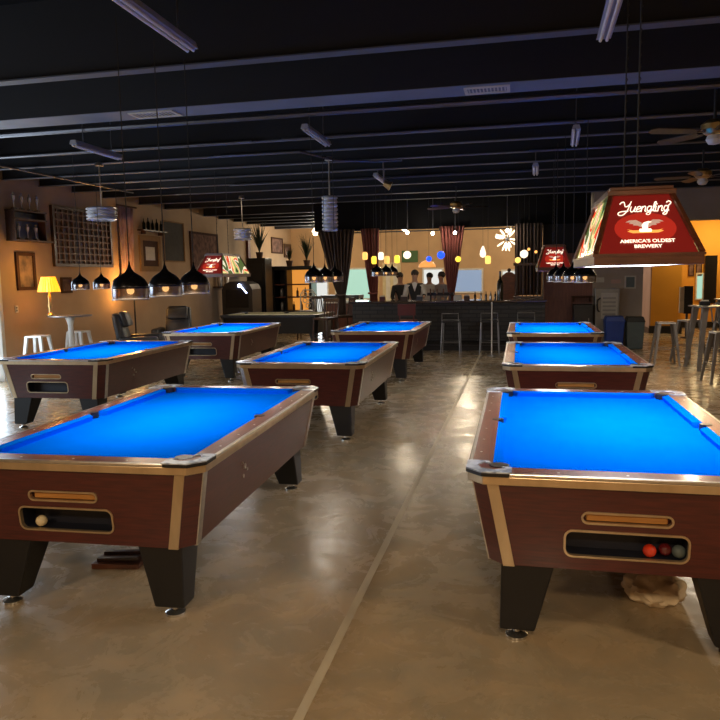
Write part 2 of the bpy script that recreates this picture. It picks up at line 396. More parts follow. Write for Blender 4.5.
# joists and service duct across the ceiling
n = 2
for y, wd in ((-1.6, .12), (0.2, .12), (2.0, .12), (3.8, .12), (5.55, .12), (8.75, .10), (9.62, .10), (10.6, .10), (11.55, .12), (12.5, .10), (13.55, .10), (15.0, .12), (16.2, .12), (18.4, .12), (19.4, .12), (20.5, .12), (21.6, .12), (22.8, .12), (24.2, .12)):
    b = MB().box(XL, XR, y - .02, y + .02, ZB, ZC)
    jo = struct('trim_%d' % n, b, 'beam'); n += 1
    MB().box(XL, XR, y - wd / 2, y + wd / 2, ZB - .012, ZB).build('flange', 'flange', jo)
du = MB().box(XL, XR, 6.80, 7.16, ZB, ZB + .42).build('air_duct', 'beam')
MB().box(XL, XR, 6.79, 7.17, ZB - .006, ZB).build('lit_underside', 'duct', du)  # thin panel that carries the painted light of the underside
tag(du, 'long dark blue-grey rectangular air duct crossing the ceiling with two vents', 'duct')
def vent(x, y, w_=.42, d_=.24):
    f = MB(); f.ring_prism([(x - w_ / 2, y - d_ / 2, ZB - .018), (x + w_ / 2, y - d_ / 2, ZB - .018), (x + w_ / 2, y + d_ / 2, ZB - .018), (x - w_ / 2, y + d_ / 2, ZB - .018)],
                           [(x - w_ / 2 + .03, y - d_ / 2 + .03, ZB - .018), (x + w_ / 2 - .03, y - d_ / 2 + .03, ZB - .018), (x + w_ / 2 - .03, y + d_ / 2 - .03, ZB - .018), (x - w_ / 2 + .03, y + d_ / 2 - .03, ZB - .018)], (0, 0, .012))
    k = 11
    for i in range(k):
        xx = x - w_ / 2 + .045 + (w_ - .09) * i / (k - 1); f.box(xx - .006, xx + .006, y - d_ / 2 + .03, y + d_ / 2 - .03, ZB - .012, ZB)
    return f.build('vent_grille', 'trimwhite', du)
vent(-0.32, 6.98); vent(-3.72, 6.98, .5)
# pipes along the beams
def pipe(name, pts, r, mat, label, cat='pipe', group=None):
    return tag(MB().tube(pts, r, 8).build(name, mat, smooth=True), label, cat, group)
for pts, lab in (([(XL, 7.34, ZB - .03), (XR, 7.34, ZB - .03)], 'thick dark conduit running across the ceiling just behind the air duct'),
                 ([(-8.4, 8.62, ZB - .02), (-3.3, 8.62, ZB - .02)], 'thin conduit on the left half of the joist behind the duct'),
                 ([(-2.9, 8.62, ZB - .02), (XR, 8.62, ZB - .02)], 'thin conduit on the right half of the joist behind the duct'),
                 ([(-4.2, 9.50, ZB - .02), (-2.95, 9.5, ZB - .02), (-2.6, 10.1, ZB - .06), (-2.1, 10.48, ZB - .05), (-1.7, 10.48, ZB - .05)], 'thin bent conduit leading to the small flood lamp'),
                 ([(0.1, 10.48, ZB - .02), (3.6, 10.48, ZB - .02)], 'pale thin conduit above the red lamp hanging over the front table'),
                 ([(-5.2, 12.4, ZB - .03), (0.2, 12.4, ZB - .03)], 'thin conduit across the middle of the ceiling'),
                 ([(-7.2, 6.6, ZB - .08), (-7.15, 12.4, ZB - .08)], 'pale cable pipe running lengthwise near the left wall')):
    pipe('ceiling_conduit', pts, .016 if 'thick' not in lab else .03, 'conduit', lab)

# header above the bar, right soffit, divider, piers
struct('wall_header', MB().box(-5.0, 1.55, 17.2, 17.5, 2.78, ZC), 'ceil')
struct('wall_bar_end', MB().box(0.52, 1.60, 17.0, 17.2, 0, 2.10), 'redwood')
struct('wall_dark_panel', MB().box(0.50, 1.60, 17.2, 17.3, 0, 2.78), 'beam')
struct('wall_divider', MB().box(1.60, 2.68, 17.0, 19.0, 0, ZC), 'taupe')
struct('wall_soffit', MB().box(2.68, XR, 17.0, 17.3, 2.76, ZC), 'taupe')
pi_ = struct('wall_pier', MB().box(3.42, 4.16, 20.3, 24.5, 0, ZC), 'orange')
struct('wall_pier_side', MB().box(3.395, 3.42, 20.32, 24.5, 0, ZC), 'pink')
struct('baseboard_pier', MB().box(3.38, 4.2, 20.26, 20.3, 0, .20), 'black')
struct('baseboard_pier_side', MB().box(3.37, 3.395, 20.26, 24.5, 0, .14), 'clay')
struct('wall_back_right', MB().box(4.16, XR, 22.3, 22.45, 0, ZC), 'orange')
struct('baseboard_back_right', MB().box(4.16, XR, 22.27, 22.3, 0, .18), 'black')
dk = MB().box(4.18, 4.42, 22.1, 22.3, 0, 2.6)
struct('door_2', dk, 'dwood')

# openings on the back wall
def pane(name, x0, x1, z0, z1, mat, y=YB, fw=.06, bars=0, fm='trimwhite'):
    p = struct(name, MB().box(x0, x1, y - .02, y - .005, z0, z1), mat)
    f = MB()
    f.box(x0 - fw, x0, y - .05, y, z0 - fw, z1 + fw); f.box(x1, x1 + fw, y - .05, y, z0 - fw, z1 + fw)
    f.box(x0, x1, y - .05, y, z1, z1 + fw); f.box(x0, x1, y - .05, y, z0 - fw, z0)
    for i in range(bars):
        xx = x0 + (x1 - x0) * (i + 1) / (bars + 1); f.box(xx - .02, xx + .02, y - .04, y, z0, z1)
    f.build('window_frame', fm, p)
    return p
pane('window_2', -8.30, -7.10, 0.2, 1.95, 'day_white', bars=1)
pane('window_3', -6.75, -5.45, 0.85, 1.92, 'day_green')
pane('window_4', -3.45, -2.78, 0.95, 1.86, 'day_white')
pane('window_5', -2.32, -1.36, 1.05, 1.82, 'day_blue')
pane('window_6', -0.62, -0.12, 0.70, 1.75, 'day_white')
d3 = struct('door_3', MB().box(-4.98, -4.30, YB - .04, YB - .005, 0, 2.15), 'cream_door')
MB().box(-4.85, -4.70, YB - .06, YB - .04, .25, 2.0).box(-4.57, -4.42, YB - .06, YB - .04, .25, 2.0).build('door_panel', 'trimwhite', d3)
MB().ball((-4.36, YB - .08, 1.0), .04).build('door_handle', 'brass', d3)
tag(MB().box(-4.25, -3.66, YB - .06, YB, 2.14, 2.56).build('menu_board', 'green'), 'dark green board high on the back wall above the bar', 'board')
pane('window_7', 4.98, 5.13, .85, 1.55, 'day_green', y=22.3, fw=.04)
o = MB().box(5.16, 5.48, 22.18, 22.29, .72, 2.08).build('wall_screen', 'blackglass'); tag(o, 'tall black screen on the orange wall at the far right edge', 'screen')
for i, (x, lab) in enumerate(((4.82, 'narrow dark framed picture on the orange wall, nearer the pier'), (5.02, 'narrow dark framed picture on the orange wall, nearer the black screen'))):
    t = thing('hanging_picture', lab, 'picture', (x, 22.29, 1.78), 0, 'narrow pictures on the orange wall')
    MB().ring_prism([(-.08, 0, -.28), (.08, 0, -.28), (.08, 0, .28), (-.08, 0, .28)], [(-.055, 0, -.25), (.055, 0, -.25), (.055, 0, .25), (-.055, 0, .25)], (0, -.03, 0)).build('frame', 'frame', t)
    MB().box(-.055, .055, -.012, -.002, -.25, .25).build('print', 'poster', t)

# ------------------------------------------------------------------ pool tables
W_, L_, TOPZ, BZ = 1.35, 2.36, 0.80, 0.362
def octo(hx, hy, c, z):
    return [(-hx + c, -hy, z), (hx - c, -hy, z), (hx, -hy + c, z), (hx, hy - c, z), (hx - c, hy, z), (-hx + c, hy, z), (-hx, hy - c, z), (-hx, -hy + c, z)]
def make_table(label, loc, rz, P=None, group='blue felt pool tables', wo=0.0):
    P = P or {}
    body, rail, cloth, gold, silver = (P.get('body', 'mahog'), P.get('rail', 'rail'), P.get('cloth', 'cloth'), P.get('gold', 'gold'), P.get('silver', 'silver'))
    t = thing('pool_table', label, 'pool table', loc, rz, group)
    HX, HY = W_ / 2, L_ / 2
    tz = TOPZ - .048
    tx, ty, bx, by, c = HX - .022, HY - .022, HX - .095, HY - .07, .064
    cab = MB().hexa(octo(bx, by, c, BZ), octo(tx, ty, c, tz)).build('cabinet', body, t)
    wz, wh, sz, sh = .487, .115, .610, .042
    def cutbox(w, h, z, dep, r):
        return MB().poly_prism([(x, -HY - .1, zz + z) for x, zz in [(a_ + wo, b_) for a_, b_ in rrect(w, h, r)]], (0, .1 + dep, 0))
    def fy(z): return -lerp(by, ty, (z - BZ) / (tz - BZ))       # y of the sloping front face
    if not P:
        cut(cab, cutbox(.50, wh, wz, .17, .03), cutbox(.36, sh, sz, .07, .02))
        for nm, w, h, z, r in (('ball_window_trim', .50, wh, wz, .03), ('slot_trim', .36, sh, sz, .02)):
            o_ = [(x, fy(zz + z) - .006, zz + z) for x, zz in [(a_ + wo, b_) for a_, b_ in rrect(w + .015, h + .015, r + .008)]]
            i_ = [(x, fy(zz + z) - .006, zz + z) for x, zz in [(a_ + wo, b_) for a_, b_ in rrect(w - .003, h - .003, r)]]
            MB().ring_prism(o_, i_, (0, .022, 0)).build(nm, gold, t)
        tray = MB(); R = [(a_ + wo, b_) for a_, b_ in rrect(.498, wh - .002, .029)]
        A = [tray.bm.verts.new((x, fy(z + wz) + .004, z + wz)) for x, z in R]; B = [tray.bm.verts.new((x, -HY + .165, z + wz)) for x, z in R]
        for i in range(len(R)): tray.bm.faces.new((A[i], A[(i + 1) % len(R)], B[(i + 1) % len(R)], B[i]))
        tray.bm.faces.new(B)
        tray.build('ball_tray', 'navy', t)
        MB().box(wo - .165, wo + .165, fy(sz) + .012, fy(sz) + .05, sz - .017, sz + .017).build('slot_bar', 'bar_orange', t, bevel=.006)
    # corner trims: one strip each side of the bevelled corners
    for sx in (-1, 1):
        for sy in (-1, 1):
            for k in (0, 1):
                wd, th = .050, .005
                if k == 0:   # on the short end
                    def q(hx, hy, z): return [(sx * (hx - c), sy * (hy + th), z), (sx * (hx - c - wd), sy * (hy + th), z), (sx * (hx - c - wd), sy * (hy - .01), z), (sx * (hx - c), sy * (hy - .01), z)]
                else:
                    def q(hx, hy, z): return [(sx * (hx + th), sy * (hy - c), z), (sx * (hx + th), sy * (hy - c - wd), z), (sx * (hx - .01), sy * (hy - c - wd), z), (sx * (hx - .01), sy * (hy - c), z)]
                MB().hexa(q(bx, by, BZ - .004), q(tx, ty, tz)).build('corner_trim', gold if k == 0 else silver, t)
    # rim band and rails
    def ring(h0, z0, c0, h1, z1, c1):   # outer/inner octagon rings
        m = MB(); m.ring_prism(octo(h0[0], h0[1], c0, z0), octo(h1[0], h1[1], c1, z0), (0, 0, z1 - z0)); return m
    ring((HX, HY), tz - .004, .07, (HX - .06, HY - .06), TOPZ - .016, .05).build('rim_band', gold, t, bevel=.002)
    ring((HX + .003, HY + .003), TOPZ - .016, .07, (HX - .016, HY - .016), TOPZ + .001, .065).build('rim_edge', silver, t, bevel=.004)
    ix, iy = HX - .108, HY - .108
    ring((HX - .014, HY - .014), TOPZ - .03, .065, (ix, iy), TOPZ, .02).build('top_rail', rail, t)
    bedz = TOPZ - .036
    MB().hexa(octo(ix + .01, iy + .01, .05, bedz - .02), octo(ix + .01, iy + .01, .05, bedz)).build('bed', cloth, t)
    # cushions: six, with gaps at the pockets
    cw, g = .048, .075
    def cushion(p0, p1, nrm):
        p0 = Vector(p0); p1 = Vector(p1); nrm = Vector(nrm); d = (p1 - p0).normalized()
        m = MB()
        q0 = [p0 + Vector((0, 0, bedz - .005)), p0 + Vector((0, 0, TOPZ - .001)), p0 + nrm * cw + d * cw * .8 + Vector((0, 0, TOPZ - .006)), p0 + nrm * (cw - .012) + d * cw * .6 + Vector((0, 0, bedz - .005))]
        q1 = [p1 + Vector((0, 0, bedz - .005)), p1 + Vector((0, 0, TOPZ - .001)), p1 + nrm * cw - d * cw * .8 + Vector((0, 0, TOPZ - .006)), p1 + nrm * (cw - .012) - d * cw * .6 + Vector((0, 0, bedz - .005))]
        m.hexa(q0, q1).build('cushion', cloth, t)
    for s in (-1, 1):
        cushion((-ix + g, s * iy, 0), (ix - g, s * iy, 0), (0, -s, 0))
        cushion((s * ix, -iy + g, 0), (s * ix, -.055, 0), (-s, 0, 0))
        cushion((s * ix, .055, 0), (s * ix, iy - g, 0), (-s, 0, 0))
    for x, y in [(sx * (ix - .030), sy * (iy - .030)) for sx in (-1, 1) for sy in (-1, 1)] + [(s * (ix + .004), 0) for s in (-1, 1)]:
        r = .046 if abs(y) > .1 else .034
        zt = TOPZ + .002
        MB().lathe([(0, zt - .034), (r, zt - .034), (r, zt), (r * .9, zt + .0008), (0, zt + .0008)], (x, y, 0), 20).build('pocket', 'black', t)
    # metal corner castings
    for sx in (-1, 1):
        for sy in (-1, 1):
            L1 = .20; e = .006
            P_ = [(HX + e - .07, HY + e), (HX + e - L1, HY + e), (HX + e - L1, HY - .092), (HX - .150, HY - .098)]
            for k in range(5):
                a = PI + PI * .0 - (PI / 2) * k / 4
                cx, cy = ix - .005, iy - .005
                P_.append((cx + .072 * math.cos(PI * .80 - a * 0 - (PI * .80 + PI * .30) * k / 4), cy + .072 * math.sin(PI * .80 - (PI * .80 + PI * .30) * k / 4)))
            P_ += [(HX - .098, HY - .150), (HX - .092, HY + e - L1), (HX + e, HY + e - L1), (HX + e, HY + e - .07)]
            pts = [(sx * x, sy * y, TOPZ + .0015) for x, y in P_]
            MB().poly_prism(pts, (0, 0, .0055)).build('pocket_casting', 'casting' if not P else 'black', t)
            sk = [(HX + e + .001, HY + e - .19), (HX + e + .001, HY + e - .07), (HX + e - .07, HY + e + .001), (HX + e - .19, HY + e + .001),
                  (HX + e - .19, HY - .004), (HX - .068, HY - .004), (HX - .004, HY - .068), (HX - .004, HY + e - .19)]
            MB().poly_prism([(sx * x, sy * y, TOPZ - .014) for x, y in sk], (0, 0, .015)).build('casting_skirt', 'black', t)
    # sights
    for s in (-1, 1):
        for k in range(1, 4):
            MB().lathe([(0, 0), (.006, 0), (.006, .0015), (0, .0015)], (lerp(-ix, ix, k / 4), s * (ix + .06 + (iy - ix)), TOPZ), 8).build('sight', 'white', t)
        for k in (1, 2, 3, 5, 6, 7):
            MB().lathe([(0, 0), (.006, 0), (.006, .0015), (0, .0015)], (s * (ix + .062), lerp(-iy, iy, k / 8), TOPZ), 8).build('sight', 'white', t)
    # legs
    for sx in (-1, 1):
        for sy in (-1, 1):
            if P:
                lo = [(.42, 1.0), (.56, 1.0), (.56, 1.10), (.42, 1.10)]; hi = [(.38, .92), (.56, .92), (.56, 1.08), (.38, 1.08)]
            else:
                lo = [(.375, .985), (.53, .985), (.53, 1.11), (.375, 1.11)]; hi = [(.29, .88), (.525, .88), (.525, 1.095), (.29, 1.095)]
            lg = MB().hexa([(sx * x, sy * y, .055) for x, y in lo], [(sx * x, sy * y, BZ + .01) for x, y in hi]).build('leg', 'leg', t, bevel=.008)
            MB().lathe([(0, 0), (.050, 0), (.050, .012), (.030, .022), (.016, .026), (.016, .06), (0, .06)], (sx * .455, sy * 1.05, 0), 18).build('leveler', 'steel', lg, smooth=True)
    if not P:   # coin lock on the long side
        for dy, dz, r in ((0, 0, .016), (.05, -.03, .010), (.0, -.06, .012), (-.05, .03, .008)):
            xx = lerp(bx, tx, (.60 + dz - BZ) / (tz - BZ))
            MB().tube([(xx - .004, -.45 + dy, .60 + dz), (xx + .007, -.45 + dy, .60 + dz)], r, 12).build('coin_lock', 'silver', t)
    return t
TG = 'blue felt pool tables'
t1 = make_table('large blue pool table at front right under the big red lamp', (0.448, 4.232, 0), .003)
t4 = make_table('large blue pool table at front left with one ivory ball in its tray', (-2.166, 4.121, 0), .039, wo=-.065)
dup(t1, (0.515, 7.988, 0), 0, 'blue pool table directly behind the big front right table')
dup(t1, (0.494, 11.70, 0), -.003, 'small far blue pool table, rearmost on the right, under the far red lamp')
dup(t4, (-2.20, 7.935, 0), .019, 'blue pool table in the middle of the room, second in the centre row')
dup(t1, (-2.280, 12.02, 0), .008, 'blue pool table nearest the bar, last of the centre row')
dup(t4, (-5.12, 8.013, 0), .029, 'blue pool table at the left edge in front of the white stools')
dup(t1, (-5.096, 11.757, 0), .04, 'blue pool table at the rear left in front of the dark olive cloth table')
dark = make_table('dark pool table with pale olive cloth standing crosswise at the rear left', (-5.72, 16.35, 0.03), PI / 2,
                  dict(body='leg', rail='leg', cloth='olive', gold='darkmetal', silver='darkmetal'), None)
dark.scale = (1.1, 1.03, 1.0); dark.location.z = 0

def poolball(x, y, z, mat, label):
    return tag(MB().ball((0, 0, 0), .0286, 3).build('pool_ball', mat, smooth=True, loc=(x, y, z)), label, 'ball')
bzt = .487 - .0575 + .0296
poolball(.555, 3.15, bzt, 'redball', 'bright red pool ball in the tray of the front right table')
poolball(.622, 3.175, bzt, 'maroonball', 'dark maroon and cream pool ball right beside the red ball')
poolball(-2.355, 3.03, bzt, 'ivory', 'ivory pool ball in the tray of the front left table')
for x, y, l in ((.620 + .05, 3.105, 0),): pass
tag(MB().ball((0, 0, 0), .0286, 3).build('pool_ball', 'greyplastic', smooth=True, loc=(.675, 3.16, bzt)), 'dark grey pool ball at the right end of the tray beside the maroon ball', 'ball')

# floor clutter
t = thing('floor_pedal', 'low brown wooden block with dark rails on the floor under the front left table', 'wooden block', (-2.29, 3.62, 0), .15)
MB().box(-.14, .14, -.10, .10, 0, .03).build('base', 'lampwood', t, bevel=.004)
for s in (-1, 1): MB().bar((-.12, s * .05, .04), (.12, s * .05, .048), .03, .02).build('rail', 'dwood', t)
bag = MB()
bmesh.ops.create_icosphere(bag.bm, subdivisions=4, radius=1)
rr = random.Random(3)
from mathutils import noise
for v in bag.bm.verts:
    nn = noise.noise(v.co * 2.2) * .22 + noise.noise(v.co * 5) * .10
    v.co = Vector((v.co.x * .145 * (1 + nn), v.co.y * .15 * (1 + nn), max(0, .055 + v.co.z * .075 * (1 + nn * 1.6))))
tag(bag.build('cloth_bundle', 'bag', smooth=True, loc=(.68, 3.70, 0)), 'crumpled beige cloth bundle on the floor under the front right table', 'cloth')

# ------------------------------------------------------------------ big red billiard lamps
LET = {
 'Y': [[(-.15, 1.25), (.0, 1.5), (.22, 1.55), (.36, 1.25), (.45, .9), (.68, .85), (.92, 1.2), (1.0, 1.6)], [(1.0, 1.6), (.92, .9), (.75, .1), (.4, -.42), (.0, -.42), (-.12, -.12), (.2, .1), (.9, .15)]],
 'u': [[(0, .8), (-.02, .3), (.12, .02), (.32, .15), (.45, .8)], [(.45, .8), (.43, .15), (.62, .05)]],
 'e': [[(0, .38), (.38, .5), (.32, .8), (.08, .72), (0, .38), (.12, .03), (.48, .15)]],
 'n': [[(0, .8), (0, 0)], [(0, .45), (.2, .8), (.38, .7), (.38, .12), (.55, .05)]],
 'g': [[(.4, .72), (.12, .8), (0, .4), (.14, .05), (.38, .3), (.42, .8)], [(.42, .8), (.40, -.25), (.2, -.5), (0, -.3), (.55, .15)]],
 'l': [[(0, .2), (.24, 1.15), (.18, 1.45), (.06, 1.25), (.08, .2), (.26, .03)]],
 'i': [[(0, .8), (0, .12), (.18, .03)], [(.04, 1.08), (.06, 1.14)]],
}
ADV = dict(Y=1.12, u=.62, e=.52, n=.58, g=.58, l=.30, i=.26)
def smooth_line(p, n=5):
    P = [p[0]] + list(p) + [p[-1]]; out = []
    for i in range(1, len(P) - 2):
        for k in range(n):
            t = k / n; a, b, c, d_ = P[i - 1], P[i], P[i + 1], P[i + 2]
            out.append(tuple(.5 * (2 * b[j] + (c[j] - a[j]) * t + (2 * a[j] - 5 * b[j] + 4 * c[j] - d_[j]) * t * t + (3 * b[j] - a[j] - 3 * c[j] + d_[j]) * t ** 3) for j in (0, 1)))
    out.append(P[-2]); return out
def script_word(word, w, place, mat, parent, name='script_lettering'):
    tot = sum(ADV[c] for c in word); s = w / tot; x = -tot / 2; m = MB()
    for ch_i, ch in enumerate(word):
        strokes = LET[ch]
        if ch == 'g' and ch_i == len(word) - 1: strokes = strokes + [[(.42, .8), (.62, 1.25), (.35, 1.5), (.15, 1.3)]]
        for st in strokes:
            pts = smooth_line(st)
            P3 = [place((x + a + b * .22) * s, b * s) for a, b in pts]
            m.tube(P3, .052 * s, 6)
        x += ADV[ch]
    return m.build(name, mat, parent)
def text_on(txt, size, u0, v0, place, mat, parent, extra=.0):
    me = text_mesh(txt, size, .0015, extra)
    for v in me.vertices:
        a = v.co.copy(); v.co = Vector(place(u0 + a.x, v0 + a.y)) + Vector((0, -a.z, 0))
    me.materials.append(M[mat]); o = bpy.data.objects.new('lettering', me); COL.objects.link(o); o.parent = parent; return o

def billiard_lamp(label, loc, rz=0, chain_top=ZC):
    t = thing('billiard_lamp', label, 'lamp', loc, rz, 'red billiard lamps')
    hx, hy, tx, ty, z0, z1, z2 = .25, .69, .145, .42, 0.0, .055, .362
    # skirt
    m = MB(); m.ring_prism([(-hx, -hy, 0), (hx, -hy, 0), (hx, hy, 0), (-hx, hy, 0)], [(-hx + .018, -hy + .018, 0), (hx - .018, -hy + .018, 0), (hx - .018, hy - .018, 0), (-hx + .018, hy - .018, 0)], (0, 0, z1))
    m.build('skirt', 'lampwood', t, bevel=.003)
    m = MB(); m.ring_prism([(-hx - .006, -hy - .006, z1 - .012), (hx + .006, -hy - .006, z1 - .012), (hx + .006, hy + .006, z1 - .012), (-hx - .006, hy + .006, z1 - .012)],
                           [(-hx + .02, -hy + .02, z1 - .012), (hx - .02, -hy + .02, z1 - .012), (hx - .02, hy - .02, z1 - .012), (-hx + .02, hy - .02, z1 - .012)], (0, 0, .014))
    m.build('moulding', 'lampwood', t)
    for sx in (-1, 1):
        for sy in (-1, 1):
            MB().bar((sx * (hx - .008), sy * (hy - .008), z1), (sx * tx, sy * ty, z2), .022).build('corner_post', 'lampwood', t)
    m = MB().box(-tx - .022, tx + .022, -ty - .022, ty + .022, z2 - .004, z2 + .022); m.box(-tx - .008, tx + .008, -ty - .008, ty + .008, z2 + .022, z2 + .040)
    m.build('top_cap', 'lampwood', t, bevel=.003)
    # panels
    def end_panel(s):
        P = [(-hx + .012, s * (hy - .016), z1), (hx - .012, s * (hy - .016), z1), (tx, s * (ty - .004), z2), (-tx, s * (ty - .004), z2)]
        a = MB().poly_prism(P, (0, -s * .006, 0)).build('end_panel', 'redsign', t)
        def place(u, v):   # u across, v up the slope 0..1 measured from panel middle in metres
            k = .5 + v / .40
            return (-s * u, s * lerp(hy - .016, ty - .004, k) + s * .004, lerp(z1, z2, k))
        return a, place
    for s in (-1, 1):
        a, pl = end_panel(s)
        # bright disc behind the crest
        MB().poly_prism([pl(.145 * math.cos(q), -.035 + .105 * math.sin(q)) for q in [2 * PI * k / 24 for k in range(24)]], (0, s * .0012, 0)).build('round_print', 'redhalo', a)
        script_word('Yuengling', .235, lambda u, v: pl(u + .004, v + .078), 'cream', a)
        text_on("AMERICA'S OLDEST", .029, .004, -.128, pl, 'cream', a, .0006)
        text_on('BREWERY', .029, .004, -.162, pl, 'cream', a, .0006)
        # eagle crest: raised wings, barrel, ribbon
        for sg in (-1, 1):
            wing = [(0, -.012), (.018, .012), (.040, .028), (.072, .026), (.090, .014), (.066, .012), (.074, .004), (.052, .0), (.056, -.008), (.034, -.010), (.018, -.022)]
            MB().poly_prism([pl(sg * u, v - .006) for u, v in wing], (0, s * .003, 0)).build('eagle_wing', 'greyprint' if sg < 0 else 'greyprint', a)
        MB().poly_prism([pl(u, v) for u, v in [(a_, b_ - .014) for a_, b_ in [(-.012, -.03), (-.015, .0), (-.004, .018), (.018, .026), (.034, .020), (.018, .014), (.014, -.004), (.012, -.03)]]], (0, s * .004, 0)).build('eagle_body', 'cream', a)
        MB().poly_prism([pl(u, v) for u, v in [(a_, b_ - .014) for a_, b_ in [(-.026, -.046), (.026, -.046), (.030, -.036), (.026, -.024), (-.026, -.024), (-.030, -.036)]]], (0, s * .005, 0)).build('barrel_print', 'cream', a)
        MB().poly_prism([pl(u, v) for u, v in [(a_, b_ - .014) for a_, b_ in [(-.085, -.040), (-.060, -.052), (.060, -.052), (.085, -.040), (.070, -.034), (.085, -.026), (.058, -.034), (-.058, -.034), (-.085, -.026), (-.070, -.034)]]], (0, s * .0035, 0)).build('ribbon_print', 'goldprint', a)
    for s in (-1, 1):
        P = [(s * (hx - .016), -hy + .012, z1), (s * (hx - .016), hy - .012, z1), (s * (tx - .004), ty, z2), (s * (tx - .004), -ty, z2)]
        MB().poly_prism(P, (-s * .006, 0, 0)).build('side_panel', 'art', t)
    MB().box(-hx + .02, hx - .02, -hy + .02, hy - .02, .004, .010).build('diffuser', 'diffuser', t)
    # chains
    m = MB()
    H = chain_top - loc[2] - z2
    for y in (-.25, .25):
        m.tube([(0, y, z2 + .03), (0, y, z2 + H)], .004, 6)
        k = int(H / .06)
        for i in range(k):
            m.tube([(0, y, z2 + .05 + i * H / k), (.009, y, z2 + .065 + i * H / k), (0, y, z2 + .08 + i * H / k)], .003, 5)
    m.build('chain', 'cord', t)
    return t
# ------------------------------------------------------------------ lights helper
def area(loc, sx, sy, power, color, rot=(0, 0, 0), spread=PI, name='lamp_or_fill_light', parent=None):
    l = bpy.data.lights.new(name, 'AREA'); l.shape = 'RECTANGLE'; l.size = sx; l.size_y = sy; l.energy = power; l.color = color; l.spread = spread
    o = bpy.data.objects.new(name, l); COL.objects.link(o); o.location = loc; o.rotation_euler = rot
    if parent: o.parent = parent
    return o
def point(loc, power, color, r=.05, name='bulb_light'):
    l = bpy.data.lights.new(name, 'POINT'); l.energy = power; l.color = color; l.shadow_soft_size = r
    o = bpy.data.objects.new(name, l); COL.objects.link(o); o.location = loc
    return o
L1 = billiard_lamp('big red billiard lamp with wood frame hanging over the front right table', (.60, 4.36, 1.69))
L3 = dup(L1, (.50, 11.75, 1.69), 0, 'small far red billiard lamp over the rearmost right table')
L7 = dup(L1, (-5.10, 11.76, 1.69), .03, 'red billiard lamp hanging over the rear left table in front of the left wall')
for L in (L1, L3, L7):
    area((L.location.x, L.location.y, 1.685), .44, 1.25, 15, (1.0, .93, .86))

# ------------------------------------------------------------------ fluorescent strips and dome pendants
def strip(x, y, ln, rz, lab, z=3.15):
    t = thing('fluorescent_strip', lab, 'ceiling light', (x, y, z), rz, 'unlit fluorescent strips')
    MB().hexa([(-.045, -ln / 2, 0), (.045, -ln / 2, 0), (.045, ln / 2, 0), (-.045, ln / 2, 0)], [(-.03, -ln / 2, .045), (.03, -ln / 2, .045), (.03, ln / 2, .045), (-.03, ln / 2, .045)]).build('housing', 'tube', t)
    for s in (-1, 1): MB().tube([(s * .02, -ln / 2 + .02, -.012), (s * .02, ln / 2 - .02, -.012)], .011, 10).build('tube', 'whitemetal', t, smooth=True)
    for y_ in (-ln * .3, ln * .3): MB().tube([(0, y_, .04), (0, y_, ZC - z)], .006, 6).build('hanger', 'conduit', t)
    return t
strip(-2.1, 4.0, .98, .02, 'fluorescent strip above the front left pool table, nearest the top of the photo')
strip(.50, 4.62, .80, -.02, 'fluorescent strip above the big red lamp at the top right')
strip(-2.2, 7.75, .98, .02, 'fluorescent strip above the middle pool table', 3.19)
strip(.58, 8.45, .98, -.05, 'fluorescent strip with bent arm above the second right pool table')
strip(-4.8, 7.6, 1.0, .03, 'fluorescent strip at the left above the left-edge pool table')
strip(-2.28, 11.9, 1.1, .02, 'fluorescent strip above the pool table nearest the bar', 3.25)
strip(.2, 10.9, .9, -.02, 'fluorescent strip above the rearmost right pool table')
DG = 'dark dome pendants over the pool tables'
def dome(x, y, z, label, d_=.205, first=[None], top=3.14, lit=3.6):
    if first[0] is None:
        t = thing('dome_pendant', label, 'pendant lamp', (x, y, z), 0, DG)
        r = .1025
        prof = [(r * 1.02, .062), (r * 1.0, .076), (r * .93, .095), (r * .80, .116), (r * .62, .133), (r * .42, .146), (r * .25, .158), (r * .13, .176), (r * .06, .20), (.003, .222)]
        MB().lathe(prof, (0, 0, 0), 28).build('shade', 'dome', t, smooth=True, solid=.003)
        MB().lathe([(r * .985, 0), (r * 1.01, .02), (r * 1.02, .062)], (0, 0, 0), 28).build('glass_band', 'smoke', t, smooth=True)
        MB().lathe([(r * 1.02, -.003), (r * 1.02, .004), (r * .98, .004), (r * .98, -.003)], (0, 0, 0), 28, close=True).build('rim', 'gunmetal', t)
        b_ = MB().ball((0, 0, .05), .022, 2).build('bulb', 'bulb', t, smooth=True)
        MB().tube([(0, 0, .07), (0, 0, .15)], .010, 8).build('socket', 'brass', t)
        MB().tube([(0, 0, .21), (0, 0, 1.56)], .0035, 6).build('cord', 'cord', t)
        first[0] = t
    else:
        t = dup(first[0], (x, y, z), 0, label)
    t.scale = (1, 1, 1)
    area((x, y, z + .028), .14, .14, lit, (1.0, .90, .76), spread=2.6)
    return t
